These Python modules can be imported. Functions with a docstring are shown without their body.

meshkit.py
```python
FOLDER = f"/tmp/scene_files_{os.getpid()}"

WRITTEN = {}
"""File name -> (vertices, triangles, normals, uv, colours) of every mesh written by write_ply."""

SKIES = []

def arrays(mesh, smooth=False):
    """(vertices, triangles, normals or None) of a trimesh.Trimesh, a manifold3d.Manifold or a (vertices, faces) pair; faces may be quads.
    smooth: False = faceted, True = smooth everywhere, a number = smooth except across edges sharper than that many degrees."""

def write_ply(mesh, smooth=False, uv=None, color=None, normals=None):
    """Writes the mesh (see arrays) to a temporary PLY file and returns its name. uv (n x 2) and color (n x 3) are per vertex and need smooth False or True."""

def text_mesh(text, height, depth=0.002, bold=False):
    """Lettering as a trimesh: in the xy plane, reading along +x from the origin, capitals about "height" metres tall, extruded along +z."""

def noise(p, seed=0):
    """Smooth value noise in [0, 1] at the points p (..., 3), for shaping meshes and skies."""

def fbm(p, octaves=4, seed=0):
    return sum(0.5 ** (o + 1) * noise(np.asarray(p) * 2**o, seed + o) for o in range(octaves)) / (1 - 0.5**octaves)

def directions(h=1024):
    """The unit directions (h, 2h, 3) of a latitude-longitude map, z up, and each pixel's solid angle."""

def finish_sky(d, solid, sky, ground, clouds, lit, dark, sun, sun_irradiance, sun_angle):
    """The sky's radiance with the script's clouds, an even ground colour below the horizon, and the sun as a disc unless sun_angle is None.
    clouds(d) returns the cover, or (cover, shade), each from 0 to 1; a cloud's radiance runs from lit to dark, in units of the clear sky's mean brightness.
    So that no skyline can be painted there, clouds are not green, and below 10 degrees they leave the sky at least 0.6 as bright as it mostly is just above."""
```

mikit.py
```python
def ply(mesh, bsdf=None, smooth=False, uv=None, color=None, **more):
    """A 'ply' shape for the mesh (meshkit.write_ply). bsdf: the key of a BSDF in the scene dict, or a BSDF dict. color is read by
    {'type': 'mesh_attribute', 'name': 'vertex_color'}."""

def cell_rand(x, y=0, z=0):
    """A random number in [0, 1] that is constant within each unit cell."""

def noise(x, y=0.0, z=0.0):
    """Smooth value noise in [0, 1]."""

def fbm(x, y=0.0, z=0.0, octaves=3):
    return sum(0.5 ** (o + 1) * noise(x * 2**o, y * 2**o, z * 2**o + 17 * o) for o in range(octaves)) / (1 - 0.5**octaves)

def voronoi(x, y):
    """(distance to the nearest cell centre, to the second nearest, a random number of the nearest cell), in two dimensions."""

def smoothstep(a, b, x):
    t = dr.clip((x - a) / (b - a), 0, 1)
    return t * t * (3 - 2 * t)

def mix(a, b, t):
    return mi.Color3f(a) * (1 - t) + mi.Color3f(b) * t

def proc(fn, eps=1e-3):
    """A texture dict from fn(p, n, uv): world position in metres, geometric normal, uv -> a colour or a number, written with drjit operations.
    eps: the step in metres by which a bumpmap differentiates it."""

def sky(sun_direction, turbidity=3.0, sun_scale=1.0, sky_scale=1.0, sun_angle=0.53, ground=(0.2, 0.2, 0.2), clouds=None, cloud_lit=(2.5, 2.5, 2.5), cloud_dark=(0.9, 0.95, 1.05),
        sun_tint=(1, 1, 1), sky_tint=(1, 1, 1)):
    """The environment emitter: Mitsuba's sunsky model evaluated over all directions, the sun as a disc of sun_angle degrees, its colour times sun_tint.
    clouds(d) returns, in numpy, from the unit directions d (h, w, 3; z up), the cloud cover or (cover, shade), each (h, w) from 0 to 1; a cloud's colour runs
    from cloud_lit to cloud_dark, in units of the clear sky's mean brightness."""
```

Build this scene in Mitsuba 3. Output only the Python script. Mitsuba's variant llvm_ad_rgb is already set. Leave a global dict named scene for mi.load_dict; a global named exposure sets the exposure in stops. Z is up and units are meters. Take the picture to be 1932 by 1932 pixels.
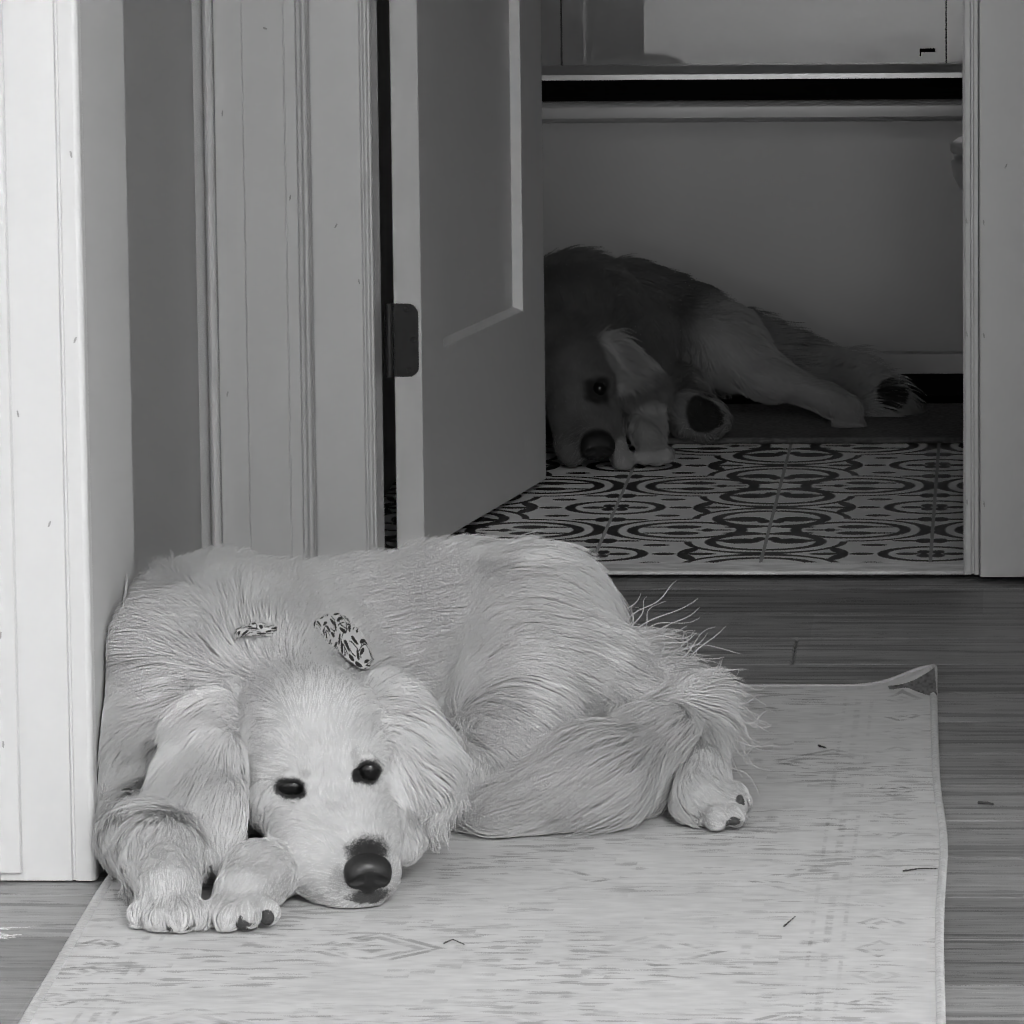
import math, os, random
import numpy as np, trimesh, mitsuba as mi, drjit as dr
import mikit, meshkit, manifold3d
from shapely.geometry import Polygon
from scipy.spatial import cKDTree
T = mi.ScalarTransform4f
scene, labels = {}, {}

# ---------------------------------------------------------------- camera, light, exposure
EYE, FWD, UP = np.array([0, 0, 1.09957]), np.array([-0.07814, 0.98724, -0.13870]), np.array([0.00112, 0.13918, 0.99027])
scene['camera'] = {'type': 'perspective', 'fov': 9.4026, 'fov_axis': 'x', 'near_clip': 0.1, 'far_clip': 60.0,
                   'to_world': T().look_at(origin=EYE.tolist(), target=(EYE + FWD).tolist(), up=UP.tolist())}
exposure = -0.17
WINDOW_BACK, SKYLIGHT = 3.0, 60.0        # radiance of the overcast daylight in the window behind the camera and in the skylight of the front room

# ---------------------------------------------------------------- materials (a black and white picture: every colour is a grey)
def grey(v): return {'type': 'rgb', 'value': [v, v, v]}
def solid(key, v, rough=0.5, spec=0.4, **more):
    scene[key] = {'type': 'twosided', 'bsdf': {'type': 'principled', 'base_color': grey(v) if not isinstance(v, dict) else v, 'roughness': rough, 'specular': spec, **more}}
    return key
noise, fbm, sstep = mikit.noise, mikit.fbm, mikit.smoothstep

def paint_fn(base, specks):
    def fn(p, n, uv):
        v = base * (0.985 + 0.03 * fbm(p.x * 9 + p.y * 7, p.z * 4, 0.3))
        # small chips and scuffs in the paint
        cx, cz = dr.floor((p.x + p.y) * 38), dr.floor(p.z * 30)
        r = mikit.cell_rand(cx, cz, 5)
        fx, fz = (p.x + p.y) * 38 - cx - 0.5, p.z * 30 - cz - 0.5
        ang = mikit.cell_rand(cx, cz, 6) * 3.1
        a, b = fx * dr.cos(ang) + fz * dr.sin(ang), fz * dr.cos(ang) - fx * dr.sin(ang)
        spot = dr.select((r < specks) & (dr.square(a / 0.10) + dr.square(b / 0.035) < 1), 0.5, 1.0)
        return mi.Color3f(v * spot)
    return mikit.proc(fn)
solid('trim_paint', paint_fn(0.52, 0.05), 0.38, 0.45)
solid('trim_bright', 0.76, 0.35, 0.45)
solid('hall_paint', 0.42, 0.7, 0.3)
solid('room_paint', 0.78, 0.8, 0.2)
solid('ceiling_paint', 0.78, 0.8, 0.2)
solid('door_paint', 0.54, 0.42, 0.45)
solid('tub_enamel', 0.44, 0.25, 0.5)
solid('porcelain', 0.56, 0.12, 0.5)
solid('black_rubber', 0.003, 0.9, 0.05)
solid('dark_metal', 0.022, 0.5, 0.3)
solid('screw_metal', 0.012, 0.4, 0.5)
solid('brushed_metal', 0.55, 0.3, 0.5, metallic=0.6)
scene['glass'] = {'type': 'thindielectric', 'int_ior': 1.5}

def wood_fn(p, n, uv, shade=1.0):
    row = dr.floor((p.y - 0.198) / 0.181)
    tone = 0.9 + 0.2 * mikit.cell_rand(row, dr.floor((p.x + mikit.cell_rand(row, 3) * 0.9) / 0.92), 1)
    g = fbm(p.x * 11 + row * 3.7, p.y * 130, 0.0, 3)
    fine = noise(p.x * 60, p.y * 520, 1.0)
    streak = sstep(0.55, 0.76, fbm(p.x * 5.5 + row * 11, p.y * 70, 4.0, 2))
    pore = sstep(0.66, 0.8, fbm(p.x * 30, p.y * 300, 8.0, 2))
    v = 0.235 * shade * tone * (0.66 + 0.5 * g + 0.2 * fine) * (1 - 0.38 * streak) * (1 - 0.3 * pore)
    return mi.Color3f(v)
def wood_bump(p, n, uv):
    return 0.0006 * fbm(p.x * 8, p.y * 160, 0.0, 2)
for key, shade in (('wood', 1.0), ('wood_dark', 0.70), ('wood_mid', 0.86), ('wood_light', 1.15)):
    scene[key] = {'type': 'twosided', 'bsdf': {'type': 'bumpmap', 'arbitrary': mikit.proc(wood_bump, 0.0015), 'scale': 1.0,
                  'bsdf': {'type': 'principled', 'base_color': mikit.proc(lambda p, n, uv, s=shade: wood_fn(p, n, uv, s)), 'roughness': 0.42, 'specular': 0.45}}}

G, GX, GY = 0.2032, -0.48983, 7.45984        # tile pitch and the corner of the tile grid
def tile_fn(p, n, uv):
    i, j = (p.x - GX) / G, (p.y - GY) / G      # rosettes sit on the odd corners, small rings on the even ones
    a = dr.abs((i - 1) - 2 * dr.round((i - 1) / 2)); b = dr.abs((j - 1) - 2 * dr.round((j - 1) / 2))
    m, q = dr.maximum(a, b), dr.minimum(a, b)
    def line(d, w): return 1 - sstep(w * 0.8, w * 1.15, dr.abs(d))
    def blob(x, y, rx, ry): return 1 - sstep(0.85, 1.15, dr.square(x / rx) + dr.square(y / ry))
    d1, d2 = dr.sqrt(dr.square(m - 0.5) + q * q), dr.sqrt(dr.square(q - 0.5) + m * m)
    near, far = dr.minimum(d1, d2), dr.maximum(d1, d2)
    dark = line(near - 0.335, 0.036) * sstep(0.30, 0.34, far)
    dark = dr.maximum(dark, line(d1 - 0.47, 0.024 + 0.026 * sstep(0.35, 0.0, q)) * sstep(0.47, 0.50, m))
    # inside the lobes along x: a pair of bars, a dot and a stem; inside those along y: broad petals
    def put(*q_): return dr.maximum(dark, blob(*q_))
    dark = put(a - 0.53, b - 0.135, 0.115, 0.075)
    dark = put(a - 0.68, b - 0.13, 0.11, 0.03)
    dark = put(a - 0.375, b, 0.036, 0.07)
    dark = put(a - 0.33, b, 0.12, 0.03)
    dark = put(a - 0.15, b - 0.47, 0.115, 0.11)
    dark = put(a - 0.24, b - 0.45, 0.08, 0.05)
    dark = put(a - 0.045, b - 0.38, 0.04, 0.085)
    dark = put(a - 0.16, b - 0.13, 0.12, 0.05)
    # ring and cross on the even corners
    ea, eb = 1 - a, 1 - b
    de = dr.sqrt(ea * ea + eb * eb)
    dark = dr.maximum(dark, line(de - 0.285, 0.034))
    dark = put(ea - 0.042, eb - 0.075, 0.042, 0.075)
    dark = put(ea - 0.14, eb, 0.07, 0.055)
    dark = put(ea - 0.045, b - 0.46, 0.055, 0.10)
    dark = put(ea - 0.15, b - 0.46, 0.09, 0.035)
    # fleur-de-lis along x between the rings
    dark = put(a - 0.37, eb, 0.095, 0.05)
    dark = put(a - 0.485 + eb * 0.28, eb - 0.12, 0.045, 0.14)
    dark = put(a - 0.59, eb, 0.075, 0.05)
    dark = put(a - 0.655, b - 0.635, 0.08, 0.05)
    wear = 0.9 + 0.2 * fbm(p.x * 60, p.y * 60, 0.5)
    return mi.Color3f((0.80 * (1 - dark) + 0.012 * dark) * wear)
scene['tile'] = {'type': 'twosided', 'bsdf': {'type': 'principled', 'base_color': mikit.proc(tile_fn), 'roughness': 0.42, 'specular': 0.4}}
solid('grout', 0.3, 0.9, 0.1)
def marble_fn(p, n, uv):
    w = fbm(p.x * 22, p.y * 60, 2.0, 3)
    return mi.Color3f(0.74 + 0.18 * sstep(0.42, 0.7, w) - 0.10 * sstep(0.55, 0.75, fbm(p.x * 31 + 9, p.y * 50, 5.0, 2)))
solid('sill_stone', mikit.proc(marble_fn), 0.22, 0.6)

# ---------------------------------------------------------------- mesh helpers
def bevel_box(x0, x1, y0, y1, z0, z1, b=0.002):
    v = []
    for x in (0, 1):
        for y in (0, 1):
            for z in (0, 1):
                c = np.array([(x0, x1)[x], (y0, y1)[y], (z0, z1)[z]]); s = np.array([1 - 2 * x, 1 - 2 * y, 1 - 2 * z]) * b
                v += [c + s * [0, 1, 1], c + s * [1, 0, 1], c + s * [1, 1, 0]]
    return trimesh.convex.convex_hull(np.array(v))
def box(x0, x1, y0, y1, z0, z1):
    m = trimesh.creation.box((x1 - x0, y1 - y0, z1 - z0)); m.apply_translation(((x0 + x1) / 2, (y0 + y1) / 2, (z0 + z1) / 2)); return m
def post(outline, z0, z1):
    """A vertical moulding from its outline in plan."""
    m = trimesh.creation.extrude_polygon(Polygon(outline), z1 - z0, engine='earcut'); m.apply_translation((0, 0, z0)); return m
def rail(outline, x0, x1):
    """A level moulding along x from its outline (y, z)."""
    m = trimesh.creation.extrude_polygon(Polygon(outline), x1 - x0, engine='earcut')
    m.apply_transform(np.array([[0, 0, 1, x0], [1, 0, 0, 0], [0, 1, 0, 0], [0, 0, 0, 1.0]])); return m
def join(*ms): return trimesh.util.concatenate(ms)
def add(key, mesh, bsdf, smooth=False, label=None, category=None, group=None, kind=None, **more):
    k, n = key, 0
    while k in scene:
        n += 1; k = f'{key}_{n:03d}'
    scene[k] = mikit.ply(mesh, bsdf, smooth, **more)
    say(k, label, category, group, kind)
    return k
def say(k, label=None, category=None, group=None, kind=None):
    d = {a: b for a, b in (('label', label), ('category', category), ('group', group), ('kind', kind)) if b}
    if d: labels[k] = d

# ---------------------------------------------------------------- the setting
FZ = -0.012                                   # the wooden floor lies a little below the tiles (z = 0)
LX, RX = -2.4, 1.9                            # front room
def struct(key, mesh, bsdf, label, smooth=False): return add(key, mesh, bsdf, smooth, label=label, category=key.split('_')[0], kind='structure')
struct('floor', box(LX - .1, RX + .1, -1.3, 7.40, FZ - 0.05, FZ - 0.006), 'wood', 'grey plank floor of the hall in front of the bathroom door')
rng = np.random.default_rng(3999)
for r in range(28):
    y0 = 7.256 - 0.181 * (27 - r)
    y1 = min(y0 + 0.181, 7.388)
    cut = [LX, -0.70 + 0.25 * rng.random() if y0 < 6.5 else -1.2, -0.227 if abs(y0 - 6.713) < 0.01 else 0.35 + 0.6 * rng.random(), RX]
    for k, (x0, x1) in enumerate(zip(cut, cut[1:])):
        tone = ('wood', 'wood_dark', 'wood_mid', 'wood_light')[rng.integers(4)]
        add('floor__plank', bevel_box(x0 + .0006, x1 - .0006, y0 + .0006, y1 - .0006, FZ - 0.006, FZ, 0.0022), tone)
add('floor__plank', bevel_box(LX, RX, -1.25, 2.367, FZ - .006, FZ, .001), 'wood', label='plain run of flooring near the camera')

struct('wall_front_left', post([(LX - .1, 5.515), (-.820, 5.515), (-.820, 5.80)] + [(-.91 + .09 * math.cos(t), 5.80 + .09 * math.sin(t)) for t in np.linspace(.12, 1.57, 14)] + [(LX - .1, 5.89)], FZ, 2.1), 'hall_paint', 'grey wall end beside the cased opening, left of the white dog', 30)
struct('wall_front_right', box(0.13, RX + .1, 5.515, 5.89, FZ, 2.1), 'hall_paint', 'wall on the other side of the cased opening')
struct('wall_front_top', box(LX - .1, RX + .1, 5.515, 5.89, 2.1, 2.5), 'hall_paint', 'wall above the cased opening')
struct('wall_left', box(-1.05, -0.95, 5.8, 7.40, FZ, 2.5), 'hall_paint', 'grey side wall of the hall behind the white dog')
struct('wall_right', box(0.32, 0.42, 5.8, 7.40, FZ, 2.5), 'hall_paint', 'side wall of the hall outside the picture on the right')
struct('wall_room_left', box(LX - .1, LX, -1.3, 5.6, FZ, 2.5), 'room_paint', 'left wall of the front room')
WZ0, WZ1 = 0.45, 2.2
struct('wall_room_right', box(RX, RX + .12, -1.3, 5.6, FZ, 2.5), 'room_paint', 'right wall of the front room')
B0, B1 = -1.6, 1.5                            # back window (x range)
struct('wall_room_back', join(box(LX, B0, -1.32, -1.2, FZ, 2.5), box(B1, RX, -1.32, -1.2, FZ, 2.5), box(B0, B1, -1.32, -1.2, FZ, WZ0), box(B0, B1, -1.32, -1.2, WZ1, 2.5)), 'room_paint', 'back wall of the front room with a wide window')
S0, S1, S2, S3 = 0.2, 1.7, -0.6, 1.2           # skylight (x range, y range)
struct('ceiling', join(box(LX - .1, S0, -1.3, 7.40, 2.5, 2.56), box(S1, RX + .1, -1.3, 7.40, 2.5, 2.56), box(S0, S1, -1.3, S2, 2.5, 2.56), box(S0, S1, S3, 7.40, 2.5, 2.56)), 'ceiling_paint', 'white ceiling of hall and front room')
def lit(key, v, f, radiance):
    scene[key] = mikit.ply(trimesh.Trimesh(v, f, process=False), 'porcelain', False, emitter={'type': 'area', 'radiance': grey(radiance)})
    labels[key] = {'kind': 'structure', 'label': 'overcast daylight in the window pane'}
fr = 0.05
def bars(a0, a1, z0, z1, put):
    out = [put(a0, a0 + fr, z0, z1), put(a1 - fr, a1, z0, z1), put(a0 + fr, a1 - fr, z0, z0 + fr), put(a0 + fr, a1 - fr, z1 - fr, z1)]
    mid = (a0 + a1) / 2
    out += [put(mid - fr / 2, mid + fr / 2, z0 + fr, z1 - fr), put(a0 + fr, a1 - fr, 1.4, 1.43)]
    return join(*out)
struct('window_1', bars(B0, B1, WZ0, WZ1, lambda a, b, c, d: box(a, b, -1.27, -1.22, c, d)), 'trim_paint', 'wide white framed window behind the camera')
lit('window_1__pane', np.array([[B0, -1.28, WZ0], [B1, -1.28, WZ0], [B1, -1.28, WZ1], [B0, -1.28, WZ1]]), np.array([[0, 2, 1], [0, 3, 2]]), WINDOW_BACK)
struct('window_2', join(*[box(*q, 2.50, 2.60) for q in ((S0, S0 + fr, S2, S3), (S1 - fr, S1, S2, S3), (S0 + fr, S1 - fr, S2, S2 + fr), (S0 + fr, S1 - fr, S3 - fr, S3))]), 'trim_paint', 'skylight in the ceiling of the front room')
lit('window_2__pane', np.array([[S0, S2, 2.61], [S1, S2, 2.61], [S1, S3, 2.61], [S0, S3, 2.61]]), np.array([[0, 2, 1], [0, 3, 2]]), SKYLIGHT)

# casing of the opening in front: a flat board, a bead, a rounded edge, and a baseboard that stops against it
CT = 2.45
def arc(cx, cy, r, a0, a1, n=7): return [(cx + r * math.cos(math.radians(a)), cy + r * math.sin(math.radians(a))) for a in np.linspace(a0, a1, n)]
struct('trim_1', post([(-0.905, 5.515), (-0.905, 5.4975), (-0.8395, 5.4975), (-0.8385, 5.5005), (-0.8365, 5.5005), (-0.8355, 5.4975)] + arc(-0.8235, 5.5025, 0.0060, 250, 360) + [(-0.8175, 5.5165), (-0.8195, 5.5165)], FZ + .002, CT), 'trim_paint', 'bright white casing board with a beaded edge left of the white dog', 30)
add('trim_1__board', bevel_box(-1.25, -0.8845, 5.4905, 5.4975, FZ + .009, 2.4, .0015), 'trim_paint', label='flat outer board that stops just above the floor')

# bathroom doorway: casing on the hall side, jambs and stone sill
PY = 7.305
def pl(*pts): return [(x, PY - d) for x, d in pts]
left = pl((-0.95, -.09), (-0.95, .0), (-0.9365, .0), (-0.9362, .013), (-0.9345, .0185), (-0.931, .0185), (-0.9280, .015), (-0.9262, .010), (-0.9262, -.004),
          (-0.9235, -.004), (-0.9235, .0085), (-0.8910, .0085), (-0.8906, .0070), (-0.8900, .0070), (-0.8896, .0085), (-0.8420, .0085), (-0.8415, .0075), (-0.8405, .0075), (-0.8400, .0085),
          (-0.8275, .0085), (-0.8262, .000), (-0.8225, -.002), (-0.8212, .003)) + [(x, y) for x, y in arc(-0.8180, PY - .003, .0035, 200, 340, 6)] + \
       pl((-0.8135, .0), (-0.8108, -.001), (-0.8098, .0100), (-0.7520, .0100), (-0.7500, .0065), (-0.7484, .0060)) + arc(-0.7455, PY - .006, .0032, 180, 330, 6) + \
       pl((-0.7418, .004), (-0.7400, .004), (-0.7384, .0065), (-0.7384, -.076), (-0.80, -.076), (-0.80, -.09))
struct('trim_2', post(left, FZ, 2.08), 'trim_paint', 'white fluted door casing boards left of the open door', 25)
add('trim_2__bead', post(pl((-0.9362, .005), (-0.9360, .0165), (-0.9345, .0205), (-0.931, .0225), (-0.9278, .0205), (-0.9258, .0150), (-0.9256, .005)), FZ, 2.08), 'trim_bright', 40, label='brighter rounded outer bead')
right = pl((-0.0432, -.076), (-0.0432, -.012), (-0.0400, -.010), (-0.0345, -.010), (-0.0335, -.016), (-0.0310, -.016), (-0.0300, -.008), (-0.0255, -.008), (-0.0245, -.0115), (-0.0237, .008), (-0.0225, .0100), (0.16, .0100), (0.16, -.09), (-0.03, -.09))
struct('trim_3', post(right, -0.0035, 2.08), 'trim_paint', 'plain white casing right of the bathroom doorway', 25)
struct('wall_back', join(box(-1.05, -0.81, PY, 7.40, FZ, 2.5), box(0.1, 0.42, PY, 7.40, FZ, 2.5), box(-0.81, 0.1, PY, 7.40, 2.06, 2.5)), 'hall_paint', 'wall of the hall around the bathroom doorway')
struct('trim_4', rail([(PY - .01, 2.02), (PY + .076, 2.02), (PY + .076, 2.08), (PY - .01, 2.08)], -0.7384, -0.0432), 'trim_paint', 'head of the bathroom doorway')
struct('trim_5', rail([(7.3905, -.0002), (7.3905, -.0055), (7.327, -.0055), (7.3255, -.0040), (7.327, -.0020), (7.331, -.0002)], -0.7384, -0.0405), 'sill_stone', 'worn pale sill strip at the edge of the patterned tiles', 30)

# bathroom
BX0, BX1, TY = -0.80, 0.68, 9.2
struct('floor_bathroom', box(BX0, BX1, 7.3905, 10.1, -0.05, -0.0012), 'grout', 'bathroom floor of black and white patterned tiles')
shared_tile = None
for i in range(-2, 7):
    for j in range(-1, 9):
        x0, x1 = max(GX + i * G, BX0), min(GX + (i + 1) * G, BX1); y0, y1 = max(GY + j * G, 7.3905), min(GY + (j + 1) * G, TY + .05)
        if x1 - x0 > .02 and y1 - y0 > .02:
            g = 0.0022
            add('floor_bathroom__tile', bevel_box(x0 + g, x1 - g, y0 + g * .7, y1 - g * .7, -0.006, 0, .0005), 'tile')
struct('wall_bathroom_left', box(BX0 - .1, BX0, 7.3905, 10.2, -.05, 2.4), 'hall_paint', 'left wall of the bathroom behind the door')
struct('wall_bathroom_right', box(BX1, BX1 + .1, 7.3905, 10.2, -.05, 2.4), 'hall_paint', 'right wall of the bathroom behind the toilet')
struct('wall_bathroom_back', box(BX0 - .1, BX1 + .1, 9.98, 10.1, -.05, 2.4), 'tub_enamel', 'pale shower wall behind the glass')
struct('ceiling_bathroom', box(BX0 - .1, BX1 + .1, 7.3905, 10.2, 2.4, 2.46), 'ceiling_paint', 'ceiling of the bathroom')

# bathtub with a sliding glass screen
tub = [(TY + .10, .421), (TY + .002, .421)] + arc(TY - .004, .411, .010, 90, 180, 5) + [(TY - .014, .397), (TY - .0105, .3915), (TY, .389), (TY + .003, .36), (TY + .003, .047), (TY - .003, .043), (TY - .004, .003), (TY + .10, .003)]
add('bathtub__apron', rail(tub, BX0 + .004, 0.676), 'tub_enamel', 30)
add('bathtub__basin', join(box(BX0 + .004, .676, 9.86, 9.978, .1, .421), box(BX0 + .004, BX0 + .1, TY + .1, 9.86, .1, .421), box(.58, .676, TY + .1, 9.86, .1, .421), box(BX0 + .1, .58, TY + .1, 9.86, .06, .12)), 'tub_enamel')
say('bathtub', 'white built-in bathtub with a rounded rim behind the brown dog', 'bathtub')
say('shower_screen', 'sliding glass shower screen standing on the rim of the bathtub', 'shower screen')
add('shower_screen__seal', rail([(TY + .006, .4212), (TY + .05, .4212), (TY + .05, .4521), (TY + .006, .4521)], BX0 + .006, 0.674), 'black_rubber', label='black track along the tub rim')
add('shower_screen__bottom_rail', rail([(TY + .004, .4523), (TY + .045, .4523), (TY + .045, .4725), (TY + .012, .4725), (TY + .010, .4700), (TY + .006, .4620), (TY + .004, .4600)], BX0 + .006, 0.674), 'brushed_metal', 20, label='pale metal bottom rail')
def sheet(x0, x1, y, z0, z1): return trimesh.Trimesh([[x0, y, z0], [x1, y, z0], [x1, y, z1], [x0, y, z1]], [[0, 1, 2], [0, 2, 3]], process=False)
add('shower_screen__glass_pane', sheet(-.7975, -.078, TY + .022, .472, 1.85), 'glass')
add('shower_screen__glass_pane', sheet(-.0775, .674, TY + .034, .472, 1.85), 'glass')
add('shower_screen__edge_strip', box(-.649, -.6465, TY + .018, TY + .0215, .473, 1.85), 'dark_metal')
add('shower_screen__edge_strip', box(-.0795, -.0775, TY + .018, TY + .030, .473, 1.85), 'dark_metal')
add('shower_screen__sticker', join(box(-.1175, -.0942, TY + .0205, TY + .0214, .4895, .4950), box(-.1175, -.1155, TY + .0205, TY + .0214, .484, .4950)), 'black_rubber', label='small dark printed mark in the corner of the glass')

# toilet, of which only the front of the bowl shows beside the right jamb
def loft(rings, close=True):
    n = len(rings[0]); v = np.vstack(rings); f = []
    for k in range(len(rings) - 1):
        for i in range(n):
            a, b = k * n + i, k * n + (i + 1) % n
            f += [[a, b, b + n], [a, b + n, a + n]]
    if close:
        v = np.vstack([v, rings[0].mean(0), rings[-1].mean(0)]); c = len(v) - 2
        for i in range(n): f += [[c, (i + 1) % n, i], [c + 1, (len(rings) - 1) * n + i, (len(rings) - 1) * n + (i + 1) % n]]
    return trimesh.Trimesh(v, f, process=False)
def bowl_ring(z, tip, back, half, yc=8.40, n=40):
    t = np.linspace(0, 2 * np.pi, n, endpoint=False)
    cx, rx = (tip + back) / 2, (back - tip) / 2
    return np.stack([cx - rx * np.sign(np.cos(t)) * np.abs(np.cos(t)) ** 0.85, yc + half * np.sign(np.sin(t)) * np.abs(np.sin(t)) ** 0.9, z + 0 * t], 1)
add('toilet__bowl', loft([bowl_ring(*a) for a in ((.0002, .10, .50, .115), (.03, .105, .50, .11), (.14, .10, .49, .105), (.22, .06, .48, .13), (.29, -.005, .47, .155), (.345, -.045, .47, .172), (.375, -.062, .47, .18), (.396, -.066, .47, .182), (.404, -.062, .47, .178))]), 'porcelain', True)
add('toilet__seat', loft([bowl_ring(*a) for a in ((.4075, -.058, .46, .176), (.410, -.066, .46, .184), (.420, -.066, .46, .184), (.426, -.058, .46, .178))]), 'porcelain', 40, label='closed seat and lid')
add('toilet__tank', bevel_box(.44, .672, 8.19, 8.61, .40, .76, .015), 'porcelain')
add('toilet__tank_lid', bevel_box(.43, .674, 8.18, 8.62, .762, .79, .008), 'porcelain')
say('toilet', 'white toilet bowl peeking out behind the right door jamb', 'toilet')

solid('mat_grey', mikit.proc(lambda p, n, uv: mi.Color3f(0.085 * (0.7 + 0.6 * noise(p.x * 260, p.y * 260, 1.0)))), 0.95, 0.1)
add('bath_mat', bevel_box(-.74, .085, 8.492, 8.885, .0004, .0085, .003), 'mat_grey', label='dark grey bath mat on the patterned tiles under the brown dog', category='mat')
add('bath_mat_001', bevel_box(-.76, .60, 8.90, 9.175, .0004, .017, .004), 'black_rubber', label='black mat along the foot of the bathtub', category='mat')

# the open door
DO, DD = np.array([-0.6934, 7.4125]), np.array([0.1579, 0.9875]); DN = np.array([0.9875, -0.1579])
def door_map(m):
    """Local (along the leaf, out of its face, up) to the world."""
    v = np.array(m.vertices); p = DO + v[:, :1] * DD + v[:, 1:2] * DN
    return trimesh.Trimesh(np.hstack([p, v[:, 2:]]), m.faces, process=False)
DL, DTH, DZ0, DZ1 = 0.645, 0.0345, 0.012, 2.0
s0, s1, z0, z1, bv, dp = 0.108, 0.526, 0.246, 1.86, 0.006, 0.0125
leaf = [bevel_box(0, s0, -DTH, 0, DZ0, DZ1, .0012), bevel_box(s1, DL, -DTH, 0, DZ0, DZ1, .0012), box(s0 - .001, s1 + .001, -DTH + .0005, -.0001, DZ0 + .0005, z0), box(s0 - .001, s1 + .001, -DTH + .0005, -.0001, z1, DZ1 - .0005)]
add('door_1__frame', door_map(join(*leaf)), 'door_paint')
ring = np.array([[s0, 0, z0], [s1, 0, z0], [s1, 0, z1], [s0, 0, z1]]); inner = np.array([[s0 + bv, -dp, z0 + bv], [s1 - bv, -dp, z0 + bv], [s1 - bv, -dp, z1 - bv], [s0 + bv, -dp, z1 - bv]])
quad = [[i, (i + 1) % 4, 4 + (i + 1) % 4, 4 + i] for i in range(4)]
add('door_1__moulding', door_map(trimesh.Trimesh(np.vstack([ring + [0, -.0005, 0], inner]), [t for a in quad for t in ([a[0], a[1], a[2]], [a[0], a[2], a[3]])], process=False)), 'trim_paint', label='bevelled moulding around the sunk panel')
add('door_1__panel', door_map(box(s0, s1, -.022, -dp - .0003, z0, z1)), 'door_paint', label='sunk flat panel')
say('door_1', 'white panelled door standing open into the bathroom', kind='structure')
pt = Polygon([(-.0335, .2225), (-.016, .2225)] + [(-.016 + .0125 * math.sin(a), .235 - .0125 * math.cos(a)) for a in np.linspace(.1, 1.57, 7)] + [(-.016 + .0125 * math.cos(a), .2985 + .0125 * math.sin(a)) for a in np.linspace(0, 1.5, 7)] + [(-.0335, .311)])
plate = trimesh.creation.extrude_polygon(pt, .0022, engine='earcut')
pv = np.array(plate.vertices); plate = trimesh.Trimesh(np.stack([-pv[:, 2] - .0002, pv[:, 0], pv[:, 1]], 1), plate.faces, process=False)
knuckle = trimesh.creation.cylinder(.0046, .089, sections=20); knuckle.apply_translation((-.0062, -.0385, .267))
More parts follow.
